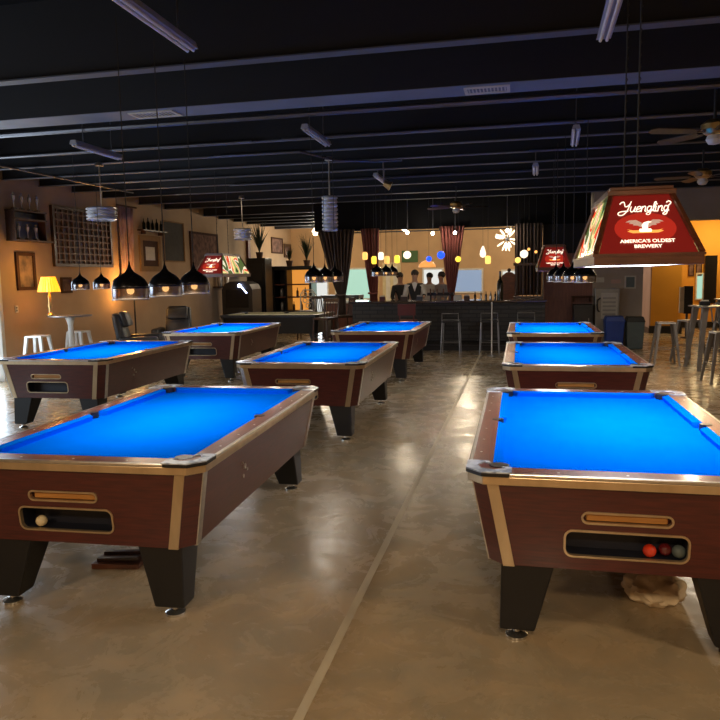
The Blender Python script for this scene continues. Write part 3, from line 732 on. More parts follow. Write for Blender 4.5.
spots = [(-2.2, 3.73, 1.55, 'largest dark dome pendant, nearest of three over the front left table'),
         (-2.2, 4.15, 1.555, 'middle dark dome pendant of three over the front left table'),
         (-2.2, 4.56, 1.56, 'rearmost dark dome pendant of three over the front left table'),
         (-5.12, 7.57, 1.56, 'small dome pendant furthest left, right of the amber table lamp'),
         (-5.12, 8.01, 1.56, 'small dome pendant between the furthest left one and the largest pendant'),
         (-5.12, 8.45, 1.56, 'small dome pendant half hidden behind the largest pendant'),
         (-2.2, 7.50, 1.60, 'leftmost of three dome pendants over the middle table, by the white ornate chair'),
         (-2.2, 7.95, 1.60, 'centre one of three dome pendants over the middle table'),
         (-2.2, 8.40, 1.60, 'rightmost of three dome pendants over the middle table, before the brown curtain'),
         (-2.3, 11.5, 1.66, 'leftmost of three dark pendants over the table nearest the bar'),
         (-2.24, 12.0, 1.66, 'centre one of three dark pendants over the table nearest the bar'),
         (-2.22, 12.5, 1.66, 'rightmost of three dark pendants over the table nearest the bar'),
         (.40, 8.55, 1.56, 'leftmost of four dome pendants below the big red lamp, left of its skirt'),
         (.46, 8.15, 1.56, 'second from left of four dome pendants behind the big red lamp'),
         (.53, 7.75, 1.56, 'third from left of four dome pendants behind the big red lamp'),
         (.62, 7.35, 1.56, 'rightmost of four dome pendants behind the big red lamp')]
for x, y, z, lab in spots: dome(x, y, z, lab)

# ribbed silver pendants
def ribbed(x, y, z, r, h, nr, lab):
    t = thing('ribbed_pendant', lab, 'pendant lamp', (x, y, z), 0, 'ribbed silver pendants')
    prof = []
    for i in range(nr):
        a = i * h / nr; prof += [(r * .86, a), (r, a + h / nr * .3), (r, a + h / nr * .6), (r * .86, a + h / nr * .95)]
    MB().lathe(prof, (0, 0, 0), 26).build('ribbed_drum', 'chrome', t, smooth=True, solid=.003)
    MB().tube([(0, 0, h * .5), (0, 0, 3.35 - z)], .010, 8).build('stem', 'silver', t)
    MB().tube([(-r, 0, h * .5), (r, 0, h * .5)], .006, 6).tube([(0, -r, h * .5), (0, r, h * .5)], .006, 6).build('spoke', 'silver', t)
    MB().lathe([(0, 0), (.06, 0), (.05, .05), (0, .05)], (0, 0, 3.32 - z), 14).build('canopy', 'silver', t)
    return t
ribbed(-6.0, 9.5, 2.54, .22, .19, 4, 'wide silver ribbed ring pendant before the wooden lattice panel on the left wall')
ribbed(-2.7, 10.1, 2.32, .115, .50, 9, 'tall narrow silver ribbed pendant in front of the brown curtain')
ribbed(-5.7, 14.2, 2.46, .19, .24, 4, 'small silver ribbed pendant above the red lamp at rear left')

# ceiling fans
def fan(x, y, z, rz, lab, nb=5):
    t = thing('ceiling_fan', lab, 'ceiling fan', (x, y, z), rz, 'dark ceiling fans')
    MB().tube([(0, 0, .1), (0, 0, ZB - z)], .014, 8).build('downrod', 'darkmetal', t)
    MB().lathe([(0, -.02), (.08, -.02), (.12, .02), (.12, .07), (.07, .11), (0, .12)], (0, 0, 0), 20).build('motor', 'brass', t, smooth=True)
    MB().lathe([(0, -.12), (.05, -.11), (.075, -.07), (.06, -.03), (0, -.02)], (0, 0, 0), 16).build('light_bowl', 'whitemetal', t, smooth=True)
    for k in range(nb):
        a = 2 * PI * k / nb
        R = Matrix.Rotation(a, 4, 'Z') @ Matrix.Rotation(.2, 4, 'X')
        m = MB().poly_prism([R @ Vector(p) for p in ((.16, -.045, 0), (.30, -.06, 0), (.60, -.065, 0), (.65, -.03, 0), (.65, .03, 0), (.60, .065, 0), (.30, .06, 0), (.16, .045, 0))], (0, 0, .008))
        m.bar((.10 * math.cos(a), .10 * math.sin(a), .0), (.18 * math.cos(a), .18 * math.sin(a), .0), .03, .01)
        m.build('blade', 'dwood', t)
    return t
fan(1.78, 7.5, 2.96, PI + .35, 'dark ceiling fan with brass motor at the right edge above the big red lamp')
fan(2.55, 11.3, 3.0, .5, 'dark ceiling fan further back at the right edge')
fan(-1.25, 14.3, 2.98, .2, 'dark ceiling fan near the ceiling before the bar')
t = thing('flood_lamp', 'small flood lamp head with warm face at the end of a bent conduit', 'flood lamp', (-2.02, 10.75, 3.05))
MB().tube([(0, 0, 0), (.10, .02, -.05)], [.04, .07], 12).build('head', 'brass', t)
MB().tube([(0, 0, 0), (0, -.15, .95)], .01, 6).build('arm', 'conduit', t)

# ------------------------------------------------------------------ left wall furnishings
def onwall(name, lab, cat, y, z, group=None):
    return thing(name, lab, cat, (XL + .002, y, z), 0, group)
def framed(name, lab, cat, y0, y1, z0, z1, fm, pm, fw=.06, mat_w=0, group=None):
    t = onwall(name, lab, cat, (y0 + y1) / 2, z0, group); h = z1 - z0; w2 = (y1 - y0) / 2
    def rc(a, x): return [(x, -w2 + a, a), (x, w2 - a, a), (x, w2 - a, h - a), (x, -w2 + a, h - a)]
    MB().ring_prism(rc(0, 0), rc(fw, 0), (.035, 0, 0)).build('frame', fm, t)
    MB().box(.005, .012, -w2 + fw, w2 - fw, fw, h - fw).build('picture', pm, t)
    if mat_w: MB().ring_prism(rc(fw, .012), rc(fw + mat_w, .012), (.004, 0, 0)).build('mount', 'frame', t)
    return t
# trophy shelf
t = onwall('wall_shelf', 'dark wall shelf unit with blue backing holding pale trophies, far left', 'shelf', 10.98, 2.36)
MB().box(0, .02, -.40, .40, 0, .50).build('back_panel', 'bluebook', t)
for z in (0, .36, .50): MB().box(0, .20, -.42, .42 if z else .60, z, z + .03).build('shelf_board', 'dwood', t)
for s in (-1, 1): MB().box(0, .18, s * .40 - .012, s * .40 + .012, .03, .50).build('side_panel', 'dwood', t)
def trophy(y, z, h, lab, x=XL + .10):
    t = thing('trophy', lab, 'trophy', (x, y, z), 0, 'pale trophies on the wall shelf')
    MB().box(-.035, .035, -.035, .035, 0, .03).build('base', 'dwood', t)
    MB().lathe([(.012, .03), (.010, h * .45), (.03, h * .6), (.035, h * .78), (.012, h * .86), (.022, h * .95), (0, h)], (0, 0, 0), 12).build('cup', 'glassy', t, smooth=True)
nm = ['first', 'second', 'third', 'fourth']
for i in range(4): trophy(10.68 + i * .20, 2.891, .30, 'tall pale trophy on the upper shelf, %s from the left' % nm[i])
for i in range(3): trophy(10.76 + i * .22, 2.391, .28, 'pale trophy inside the blue backed shelf, %s from the left' % nm[i])
framed('framed_portrait', 'dark framed portrait on the left wall beneath the trophy shelf', 'picture', 10.73, 11.22, 1.52, 2.18, 'frame', 'photo', .06)
framed('small_picture', 'small dark picture on the wall just right of the amber lamp', 'picture', 11.93, 12.25, 1.44, 1.74, 'frame', 'poster', .04)
# lattice panel
t = onwall('lattice_panel', 'large brown wooden lattice panel of small squares on the left wall', 'wall panel', 12.72, 1.94)
HH, WW = 1.13, .97
MB().box(0, .012, -WW, WW, 0, HH).build('backing', 'latticeback', t)
MB().ring_prism([(0, -WW, 0), (0, WW, 0), (0, WW, HH), (0, -WW, HH)], [(0, -WW + .06, .06), (0, WW - .06, .06), (0, WW - .06, HH - .06), (0, -WW + .06, HH - .06)], (.06, 0, 0)).build('frame', 'dwood', t)
m = MB()
for i in range(1, 12): yy = -WW + 2 * WW * i / 12; m.box(.012, .04, yy - .014, yy + .014, .05, HH - .05)
for i in range(1, 9): zz = HH * i / 9; m.box(.012, .045, -WW + .05, WW - .05, zz - .012, zz + .012)
m.build('lattice', 'lattice', t)
# drape
m = MB().grid(lambda u, v: (XL + .05 + .03 * math.sin(u * 30) + .0 * v, 14.0 + .62 * u * (1 - .15 * (1 - v)), 1.45 + 1.80 * v), 60, 6)
t = m.build('wall_drape', 'drape', smooth=True, solid=.006); tag(t, 'narrow pinkish wall drape hanging right of the lattice panel', 'drape')
MB().tube([(XL + .07, 13.93, 3.27), (XL + .07, 14.72, 3.27)], .018, 8).build('rod', 'frame', t)
# bottle shelf
t = onwall('bottle_shelf', 'small dark shelf holding bottles high on the left wall', 'shelf', 15.4, 2.78)
MB().box(0, .16, -.56, .56, 0, .03).build('shelf_board', 'dwood', t)
for s in (-.4, .4): MB().box(0, .12, s - .01, s + .01, -.07, 0).build('bracket', 'dwood', t)
def bottle(x, y, z, h, lab, group, mat='bottle', r=None):
    r = r or h * .14
    m = MB().lathe([(0, 0), (r, 0), (r, h * .55), (r * .85, h * .64), (r * .36, h * .74), (r * .32, h * .97), (r * .40, h), (0, h)], (0, 0, 0), 12)
    return tag(m.build('bottle', mat, smooth=True, loc=(x, y, z)), lab, 'bottle', group)
ordn = ['leftmost', 'second', 'third', 'fourth', 'fifth', 'sixth']
for i in range(5): bottle(XL + .09, 14.98 + i * .2, 2.81, .25 + .03 * (i % 2), 'dark bottle on the high wall shelf, %s from the left' % ordn[i], 'bottles on the wall shelf')
framed('framed_certificate', 'tan framed certificate with dark mount under the bottle shelf', 'picture', 14.87, 15.83, 1.86, 2.69, 'goldframe', 'paper', .12, .14)
framed('slate_board', 'plain dark grey board on the left wall right of the certificate', 'board', 16.0, 17.1, 2.10, 3.10, 'goldframe', 'slate', .03)
framed('framed_poster', 'brown framed poster behind the rear left red lamp', 'picture', 17.45, 19.2, 1.88, 2.92, 'frame', 'poster', .06)
framed('framed_print', 'small dark framed print above the dark cabinets', 'picture', 23.75, 24.95, 2.52, 3.08, 'frame', 'poster', .05)
t = onwall('wall_ledge', 'narrow brown ledge on the left wall below the rear red lamp', 'shelf', 19.3, 1.78)
MB().box(0, .18, -1.6, 1.6, 0, .05).build('board', 'frame', t)
t = onwall('canister_shelf', 'short brown shelf beneath the long ledge with two canisters', 'shelf', 19.25, 1.41)
MB().box(0, .2, -.45, .45, 0, .035).build('board', 'frame', t)
for i, y in enumerate((19.0, 19.5)):
    tag(MB().lathe([(0, 0), (.06, 0), (.07, .3), (.06, .33), (0, .33)], (0, 0, 0), 12).build('canister', 'silver' if i else 'gunmetal', smooth=True, loc=(XL + .12, y, 1.446)), ('dull grey' if not i else 'bright silver') + ' canister under the narrow ledge on the left wall', 'canister')
tag(MB().box(XL, XL + .07, 21.42, 21.62, 1.75, 2.9).build('banner', 'redsoft'), 'narrow vertical deep red banner left of the tall dark cabinet', 'banner')
t = onwall('outlet_plate', 'pale double outlet plate low on the left wall by the door', 'outlet', 10.68, 1.14)
MB().box(0, .008, -.04, .04, 0, .12).build('plate', 'trimwhite', t); MB().box(.008, .012, -.015, .015, .02, .05).box(.008, .012, -.015, .015, .07, .10).build('socket', 'darkpaper', t)

# lamp table
t = thing('tall_table', 'tall round table with white pedestal under the amber lamp', 'table', (-7.72, 11.05, 0))
MB().lathe([(0, 1.045), (.36, 1.045), (.37, 1.055), (.37, 1.07), (0, 1.075)], (0, 0, 0), 32).build('table_top', 'gunmetal', t, smooth=True)
MB().lathe([(.05, .03), (.06, .4), (.045, .9), (.09, 1.045)], (0, 0, 0), 16).build('pedestal', 'whitemetal', t, smooth=True)
for k in range(4):
    a = PI / 4 + k * PI / 2; MB().tube([(.02 * math.cos(a), .02 * math.sin(a), .45), (.27 * math.cos(a), .27 * math.sin(a), .0)], .02, 8).build('leg', 'whitemetal', t)
t = thing('table_lamp', 'glowing amber table lamp with pleated shade on the tall table', 'table lamp', (-7.98, 10.88, 1.076))
MB().lathe([(0, 0), (.07, 0), (.07, .02), (.035, .05), (.03, .12), (.045, .16), (.03, .22), (.035, .34), (.012, .37), (.012, .50), (0, .50)], (0, 0, 0), 18).build('base', 'brass', t, smooth=True)
m = MB(); SEG = 48
prof = [(.185, .41), (.165, .50), (.13, .61), (.115, .67)]
rings = []
for r, z in prof: rings.append([m.bm.verts.new(((r + .005 * (-1) ** k) * math.cos(2 * PI * k / SEG), (r + .005 * (-1) ** k) * math.sin(2 * PI * k / SEG), z)) for k in range(SEG)])
for A, B in zip(rings, rings[1:]):
    for k in range(SEG): m.bm.faces.new((A[k], A[(k + 1) % SEG], B[(k + 1) % SEG], B[k]))
m.build('lamp_shade', 'shade', t)
point((-7.98, 10.88, 1.076 + .74), 8, (1.0, .52, .12), .05)
point((-7.98, 10.88, 1.076 + .34), 7, (1.0, .52, .12), .05)
# metal stools (backless) ------------------------------------------------
def stool(lab, loc, rz, mat, h=.76, group=None, back=False, base=[{}]):
    key = (mat, back, h)
    if key in base[0]: return dup(base[0][key], loc, rz, lab, group)
    t = thing('metal_stool' if not back else 'metal_bar_chair', lab, 'stool' if not back else 'chair', loc, rz, group)
    w = .155
    MB().hexa([(-w, -w, h - .03), (w, -w, h - .03), (w, w, h - .03), (-w, w, h - .03)], [(-w + .01, -w + .01, h), (w - .01, -w + .01, h), (w - .01, w - .01, h), (-w + .01, w - .01, h)]).build('seat', mat, t, bevel=.006)
    for sx in (-1, 1):
        for sy in (-1, 1):
            b_, f_ = w - .015, w + .065
            def q(c, s, z): return [(sx * (c - s), sy * (c - s), z), (sx * (c + .008), sy * (c - s), z), (sx * (c + .008), sy * (c + .008), z), (sx * (c - s), sy * (c + .008), z)]
            MB().hexa(q(f_, .022, 0), q(b_, .045, h - .02)).build('leg', mat, t)
    zz = h * .38; rr_ = lerp(w + .065, w - .015, zz / h) - .01
    m = MB()
    for s in (-1, 1): m.bar((-rr_, s * rr_, zz), (rr_, s * rr_, zz), .02, .012); m.bar((s * rr_, -rr_, zz), (s * rr_, rr_, zz), .02, .012)
    m.build('footrest', mat, t)
    if back:
        m = MB().tube([(-w, w, h - .02), (-w - .01, w + .05, h + .28), (0, w + .08, h + .34), (w + .01, w + .05, h + .28), (w, w, h - .02)], .012, 8)
        m.bar((0, w, h), (0, w + .075, h + .33), .09, .01, up=(0, 1, 0)); m.build('backrest', mat, t)
    base[0][key] = t
    return t
stool('white metal stool in front of the left wall by the glass door', (-7.98, 10.50, 0), .1, 'whitemetal', group='white metal stools')
stool('white metal stool right of the lamp table, mostly in shade', (-7.88, 11.50, 0), .0, 'whitemetal', group='white metal stools')

# arm chairs, uplight
def armchair(lab, loc, rz):
    t = thing('leather_armchair', lab, 'armchair', loc, rz, 'black leather armchairs')
    MB().box(-.30, .30, -.32, .28, .22, .46).build('seat', 'leather', t, bevel=.05, smooth=True)
    bk = MB().hexa([(-.30, .20, .30), (.30, .20, .30), (.30, .40, .30), (-.30, .40, .30)], [(-.27, .36, 1.05), (.27, .36, 1.05), (.27, .52, 1.05), (-.27, .52, 1.05)]).build('backrest', 'leather', t, bevel=.06, smooth=True)
    MB().hexa([(-.24, .18, .80), (.24, .18, .80), (.24, .34, .80), (-.24, .34, .80)], [(-.22, .27, 1.08), (.22, .27, 1.08), (.22, .40, 1.08), (-.22, .40, 1.08)]).build('head_cushion', 'leather', t, bevel=.05, smooth=True)
    for s in (-1, 1): MB().box(s * .37 - .08, s * .37 + .08, -.34, .36, .05, .62).build('armrest', 'leather', t, bevel=.05, smooth=True)
    for sx in (-1, 1):
        for sy in (-1, 1): MB().box(sx * .33 - .03, sx * .33 + .03, sy * .28 - .03, sy * .28 + .03, 0, .23).build('leg', 'dwood', t)
    return t
a1 = armchair('black leather armchair seen from the side, lit by an uplight on the left wall', (-7.02, 12.25, 0), 0)
a1.rotation_euler.z = PI / 2 + .35
dup(a1, (-7.35, 14.2, 0), .25, 'black leather armchair facing the room beneath the certificate')
t = thing('uplight_lamp', 'thin dark floor lamp casting orange light up the drape', 'floor lamp', (-8.15, 13.95, 0))
MB().lathe([(0, 0), (.13, 0), (.13, .02), (.02, .04)], (0, 0, 0), 18).build('base', 'darkmetal', t)
MB().tube([(0, 0, .03), (0, 0, 1.42)], .018, 8).build('pole', 'darkmetal', t)
MB().lathe([(.02, 1.42), (.06, 1.44), (.12, 1.52), (.115, 1.53), (.05, 1.455), (0, 1.45)], (0, 0, 0), 20).build('bowl', 'brass', t, smooth=True)
point((-8.15, 13.95, 1.60), 16, (1.0, .48, .12), .05)
point((-8.2, 13.7, 1.30), 7, (1.0, .48, .12), .04)

# rear left: jukebox, dark cabinets, plants
t = thing('jukebox', 'dark jukebox with a small blue-white light, rear left', 'jukebox', (-7.72, 19.0, 0), 0)
m = MB()
prof = [(-.45, 0), (.45, 0), (.45, 1.35), (.38, 1.5), (.2, 1.58), (-.2, 1.58), (-.38, 1.5), (-.45, 1.35)]
m.poly_prism([(x, -.35, z) for x, z in prof], (0, .7, 0)).build('body', 'leg', t)
MB().box(-.33, .33, -.37, -.35, .85, 1.35).build('screen', 'blackglass', t)
MB().ball((.10, -.40, 1.46), .05, 2).bar((.14, -.39, 1.44), (.30, -.38, 1.25), .02).build('light', 'blueled', t)
t = thing('tall_cabinet', 'tall dark cabinet behind the jukebox with a plant on top', 'cabinet', (-7.72, 20.6, 0))
MB().box(-.35, .25, -.3, .3, 0, 2.26).build('body', 'leg', t, bevel=.01); MB().box(-.28, .18, -.32, -.3, .1, 2.1).build('door', 'black', t)
t = thing('display_cabinet', 'dark display cabinet with amber lit shelves at the rear left', 'cabinet', (-7.15, 21.8, 0))
m = MB(); m.box(-.55, -.47, -.3, .3, 0, 1.95).box(.67, .75, -.3, .3, 0, 1.95).box(-.55, .75, -.3, .3, 1.90, 2.02).box(-.55, .75, -.3, .3, 0, .62).box(-.12, -.05, -.3, .3, .6, 1.9)
m.build('carcass', 'leg', t)
MB().box(-.05, .67, .24, .29, .62, 1.90).build('back_panel', 'backlit', t)
MB().box(-.47, -.12, .24, .29, .62, 1.90).build('dark_back_panel', 'slate', t)
for z in (1.02, 1.42): MB().box(-.47, .67, -.25, .28, z, z + .04).build('shelf_board', 'redwood', t)
for i in range(5): bottle(-7.07 + i * .13, 21.75, (1.06 if i % 2 else .62) if i < 9 else 0, .28, 'dark bottle standing in the amber lit cabinet, %s from the left' % ordn[i], 'bottles in the lit cabinet', 'bottle_am')
for i, z in enumerate((.62, 1.06)):
    tag(MB().lathe([(0, 0), (.05, 0), (.06, .2), (.03, .26), (0, .26)], (0, 0, 0), 12).build('vase', 'glassy', smooth=True, loc=(-7.45, 21.7, z)), ('lower' if not i else 'upper') + ' pale vase in the unlit bay of the display cabinet', 'vase')
def plant(x, y, z, h, n_, lab, group=None, droop=.6):
    t = thing('potted_plant', lab, 'plant', (x, y, z), 0, group)
    MB().lathe([(0, 0), (.08, 0), (.11, .16), (.12, .18), (.10, .18), (0, .16)], (0, 0, 0), 14).build('pot', 'clay', t, smooth=True)
    m = MB(); rg = random.Random(hash(lab) % 1000 if False else int(x * -37 + y * 11))
    for i in range(n_):
        a = rg.uniform(0, 2 * PI); l = h * rg.uniform(.6, 1.1); rad = rg.uniform(.12, .38) * h; w = .02
        side = Vector((-math.sin(a), math.cos(a), 0)); pv = None
        for k in range(6):
            s = k / 5
            c_ = Vector((math.cos(a) * rad * s ** 1.3, math.sin(a) * rad * s ** 1.3, .16 + l * (s - droop * .5 * s * s * rad / h)))
            wv = w * math.sin(PI * min(s + .12, 1)) + .002
            cur = (m.bm.verts.new(c_ - side * wv), m.bm.verts.new(c_ + side * wv))
            if pv: m.bm.faces.new((pv[0], pv[1], cur[1], cur[0]))
            pv = cur
    m.build('leaves', 'leaf', t, solid=.002)
    return t
plant(-7.75, 20.6, 2.26, 1.0, 46, 'tall leafy plant on top of the tall dark cabinet')
plant(-6.62, 21.8, 2.02, .85, 44, 'bushy plant on the right end of the display cabinet')
plant(-7.2, 21.8, 2.02, .45, 26, 'low plant on the left of the display cabinet top')
t = framed('round_wall_ornament', 'small dark ornamental sign high on the left wall near the back', 'sign', 25.1, 25.9, 2.4, 2.9, 'dwood', 'poster', .1)

# chairs around the dark table and near the bar
def ornate_chair(lab, loc, rz):
    t = thing('ornate_chair', lab, 'chair', loc, rz)
    MB().box(-.22, .22, -.22, .22, .72, .78).build('seat', 'leather', t, bevel=.015)
    for sx in (-1, 1):
        for sy in (-1, 1): MB().tube([(sx * .22, sy * .22, 0), (sx * .19, sy * .19, .73)], .018, 8).build('leg', 'dwood', t)
    m = MB()
    m.tube([(-.2, .2, .76), (-.2, .24, 1.2), (-.12, .25, 1.32), (.12, .25, 1.32), (.2, .24, 1.2), (.2, .2, .76)], .018, 8)
    for cx, cz in ((-.08, 1.2), (.08, 1.2), (-.08, 1.04), (.08, 1.04), (0, .90)):
        m.tube([(cx + .06 * math.cos(q), .235, cz + .06 * math.sin(q)) for q in [2 * PI * k / 12 for k in range(13)]], .012, 6)
    m.build('scroll_backrest', 'trimwhite', t)
    return t
ornate_chair('chair with pale scrollwork back beyond the dark olive cloth table', (-5.60, 18.3, 0), .1)
def wood_chair(lab, loc, rz, base=[None]):
    if base[0]: return dup(base[0], loc, rz, lab)
    t = thing('wooden_bar_chair', lab, 'chair', loc, rz, 'dark wooden bar chairs'); base[0] = t
    MB().box(-.21, .21, -.21, .21, .70, .75).build('seat', 'dwood', t, bevel=.01)
    for sx in (-1, 1):
        MB().tube([(sx * .22, -.22, 0), (sx * .19, -.19, .72)], .02, 8).build('leg', 'dwood', t)
        MB().tube([(sx * .22, .24, 0), (sx * .19, .19, .72), (sx * .20, .26, 1.15)], .02, 8).build('leg', 'dwood', t)
    m = MB().bar((-.2, .255, 1.13), (.2, .255, 1.13), .03, .08)
    for i in range(4): m.tube([(-.12 + .08 * i, .2, .75), (-.12 + .08 * i, .25, 1.12)], .010, 6)
    m.build('backrest', 'dwood', t)
    m = MB()
    for sy in (-1, 1): m.bar((-.21, sy * .21, .28), (.21, sy * .21, .28), .02); m.bar((sy * .21, -.21, .34), (sy * .21, .21, .34), .02)
    m.build('stretcher', 'dwood', t)
    return t
wood_chair('dark wooden bar chair nearest the dark table, in front of the bright window', (-4.95, 17.75, 0), 1.2)
wood_chair('dark wooden bar chair in the middle of three left of the bar', (-4.30, 15.5, 0), -.4)
wood_chair('dark wooden bar chair closest to the left end of the bar', (-4.12, 16.35, 0), -1.0)
t = thing('black_high_table', 'black rectangular high table behind the chairs left of the bar', 'table', (-5.15, 20.6, 0))
MB().box(-.62, .55, -.35, .35, 1.03, 1.12).build('table_top', 'black', t, bevel=.01)
for sx in (-1, 1):
    for sy in (-1, 1): MB().box(sx * .5 - .04, sx * .5 + .04, sy * .28 - .04, sy * .28 + .04, 0, 1.04).build('leg', 'black', t)
t = thing('white_counter', 'bright white counter beyond the left end of the bar', 'counter', (-4.75, 19.2, 0))
MB().box(-.45, .55, -.7, .7, .95, 1.0).build('counter_top', 'whitemetal', t); MB().box(-.38, .48, -.6, .6, 0, .95).build('base', 'redwood', t)

# ------------------------------------------------------------------ bar
t = thing('bar_counter', 'long dark stone fronted bar counter with glossy top', 'bar', (-1.6, 15.95, 0))
MB().box(-2.1, 2.12, -.30, .30, 0, 1.05).build('front', 'stone', t)
MB().box(-2.16, 2.15, -.45, .42, 1.05, 1.10).build('bar_top', 'bartop', t, bevel=.012)
MB().box(-2.12, 2.13, -.34, -.30, .0, .12).build('kick_plate', 'black', t)
MB().tube([(-2.05, -.46, .22), (2.05, -.46, .22)], .02, 8).build('foot_rail', 'darkmetal', t)
for x in (-1.9, -.6, .7, 2.0): MB().bar((x, -.46, .22), (x, -.30, .22), .02).build('rail_bracket', 'darkmetal', t)
t = thing('back_counter', 'dark wooden work counter behind the bar', 'counter', (-1.9, 18.75, 0))
MB().box(-1.5, 1.2, -.18, .18, 0, .93).build('body', 'dwood', t)
MB().box(-1.53, 1.23, -.20, .20, .93, .97).build('counter_top', 'bartop', t)
# clutter on the bar
rg = random.Random(5)
GB = 'dark bottles standing along the bar top'
xs = [-.98, -.85, -.74, -.64, -.54]
for i, x in enumerate(xs): bottle(x, 15.95, 1.10, .18, 'pale green glass bottle on the bar top, %s from the left' % ordn[i], 'glass bottles on the bar', 'glassy' if i % 2 else 'bottle')
t = bottle(-.44, 16.1, 1.10, .62, 'very tall dark bottle standing on the bar by the white arch', None, 'bottle', .07)
t = thing('bar_tap_tower', 'dark beer tap tower on the bar before the wine curtain', 'tap tower', (-1.75, 16.0, 1.10))
MB().box(-.30, .30, -.04, .04, .10, .17).build('crossbar', 'darkmetal', t, bevel=.01)
for s in (-.22, .22): MB().tube([(s, 0, 0), (s, 0, .11)], .02, 8).build('post', 'darkmetal', t)
for i in range(4):
    MB().tube([(-.22 + .147 * i, -.05, .13), (-.22 + .147 * i, -.06, .26)], [.010, .018], 8).build('tap_handle', 'lampwood', t)
for i, (x, mt, w) in enumerate(((-3.05, 'redsoft', .12), (-2.55, 'dwood', .16), (-2.20, 'darkpaper', .14), (-1.35, 'trimwhite', .18), (-1.15, 'dwood', .12))):
    t = thing('bar_caddy', ['deep red', 'brown wooden', 'dark', 'pale', 'small brown'][i] + ' caddy standing on the bar top', 'caddy', (x, 15.85, 1.10))
    MB().ring_prism([(-w / 2, -.05, 0), (w / 2, -.05, 0), (w / 2, .05, 0), (-w / 2, .05, 0)], [(-w / 2 + .01, -.04, 0), (w / 2 - .01, -.04, 0), (w / 2 - .01, .04, 0), (-w / 2 + .01, .04, 0)], (0, 0, .09)).build('bin', mt, t)
    MB().box(-w / 2 + .012, w / 2 - .012, -.03, .03, .0, .12).build('napkins', 'paper', t)
# brown arched high-back seat behind the bar right
t = thing('arched_chair', 'brown arched high back chair behind the right end of the bar', 'chair', (-.28, 18.2, 0))
pr_ = [(-.22, .5), (.22, .5), (.22, 1.5), (.17, 1.62), (.08, 1.69), (0, 1.71), (-.08, 1.69), (-.17, 1.62), (-.22, 1.5)]
MB().poly_prism([(x, .18, z) for x, z in pr_], (0, .08, 0)).build('backrest', 'lampwood', t)
MB().box(-.22, .22, -.22, .20, .68, .76).build('seat', 'leather', t)
for sx in (-1, 1):
    for sy in (-1, 1): MB().box(sx * .2 - .02, sx * .2 + .02, sy * .2 - .02, sy * .2 + .02, 0, .70).build('leg', 'dwood', t)
MB().ball((0, .22, 1.75), .05, 2).build('finial', 'dwood', t)

# bar stools in front
def bar_stool(lab, loc, red=False):
    t = thing('bar_stool', lab, 'stool', loc, 0, 'stools along the bar front')
    MB().box(-.18, .18, -.18, .18, .66, .72).build('seat', 'redsoft' if red else 'leather', t, bevel=.015)
    for sx in (-1, 1):
        for sy in (-1, 1): MB().tube([(sx * .20, sy * .20, 0), (sx * .17, sy * .17, .67)], .012, 8).build('leg', 'gunmetal', t)
    m = MB()
    for s in (-1, 1): m.tube([(-.185, s * .185, .25), (.185, s * .185, .25)], .009, 6); m.tube([(s * .185, -.185, .25), (s * .185, .185, .25)], .009, 6)
    m.build('footrest', 'gunmetal', t)
    if red: MB().box(-.19, .19, -.21, -.17, .82, 1.06).bar((-.15, -.19, .68), (-.15, -.19, .85), .02).bar((.15, -.19, .68), (.15, -.19, .85), .02).build('backrest', 'redsoft', t)
    else: MB().tube([(-.17, -.19, .7), (-.17, -.21, .86), (.17, -.21, .86), (.17, -.19, .7)], .010, 8).build('backrest', 'gunmetal', t)
    return t
bar_stool('bar stool with deep red back near the left part of the bar', (-2.35, 15.1, 0), True)
bar_stool('grey metal framed bar stool at the middle of the bar front', (-1.42, 15.0, 0))
bar_stool('grey metal bar stool beside the pale pole at the right of the bar front', (-.62, 15.05, 0))
bar_stool('grey metal bar stool at the right end of the bar, behind the right tables', (.12, 15.1, 0))
t = thing('floor_pole', 'thin pale metal pole standing before the right part of the bar', 'pole', (-.56, 14.6, 0))
MB().tube([(0, 0, .02), (0, 0, 1.10)], .013, 10).build('pole', 'whitemetal', t); MB().lathe([(0, 0), (.10, 0), (.09, .02), (.02, .03), (0, .03)], (0, 0, 0), 16).build('base', 'gunmetal', t, smooth=True)

# curtains
def curtain(lab, x0, x1, tx0, tx1, zt, zk, mat, n_=9, y=17.05, skirt=.0):
    def f(u, v):
        # v 0 bottom ... 1 top ; gathered at zk
        z = lerp(zk - skirt, zt, v)
        k = max(0, min(1, (z - zk) / (zt - zk)))
        k = k ** .85
        xa = lerp(tx0, x0, k); xb = lerp(tx1, x1, k)
        amp = lerp(.02, .05, k)
        return (lerp(xa, xb, u), y + amp * math.sin(u * 2 * PI * n_) + .012 * math.sin(u * 2 * PI * n_ * 2.3 + 1), z)
    t = MB().grid(f, n_ * 12, 16).build('curtain', mat, smooth=True, solid=.006)
    tag(t, lab, 'curtain', 'tied curtains behind the bar')
    if skirt: MB().tube([(tx0 - .02, y - .06, zk), ((tx0 + tx1) / 2, y - .08, zk - .02), (tx1 + .02, y - .06, zk)], .025, 8).build('tieback', mat, t)
    return t
curtain('dark brown curtain gathered to a point, leftmost of the curtains', -4.88, -3.95, -4.42, -4.20, 2.80, 1.22, 'curtain_b', 9, skirt=.5)
curtain('wine red curtain right of the brown one, narrowing downward', -3.80, -3.34, -3.60, -3.40, 2.80, 1.25, 'curtain_r', 6, skirt=.7)
curtain('wine red curtain in the middle behind the blue lantern', -1.88, -1.30, -1.68, -1.54, 2.80, 1.22, 'curtain_r', 7, skirt=.3)
curtain('straight dark brown curtain above the slatted rack at the bar end', -.14, .48, -.12, .47, 2.80, 1.16, 'curtain_b', 8, y=16.98)
t = MB().tube([(-4.98, 17.165, 2.72), (.5, 17.165, 2.72)], .015, 8).build('curtain_rod', 'conduit'); tag(t, 'long grey track rod under the header above the bar', 'rod')
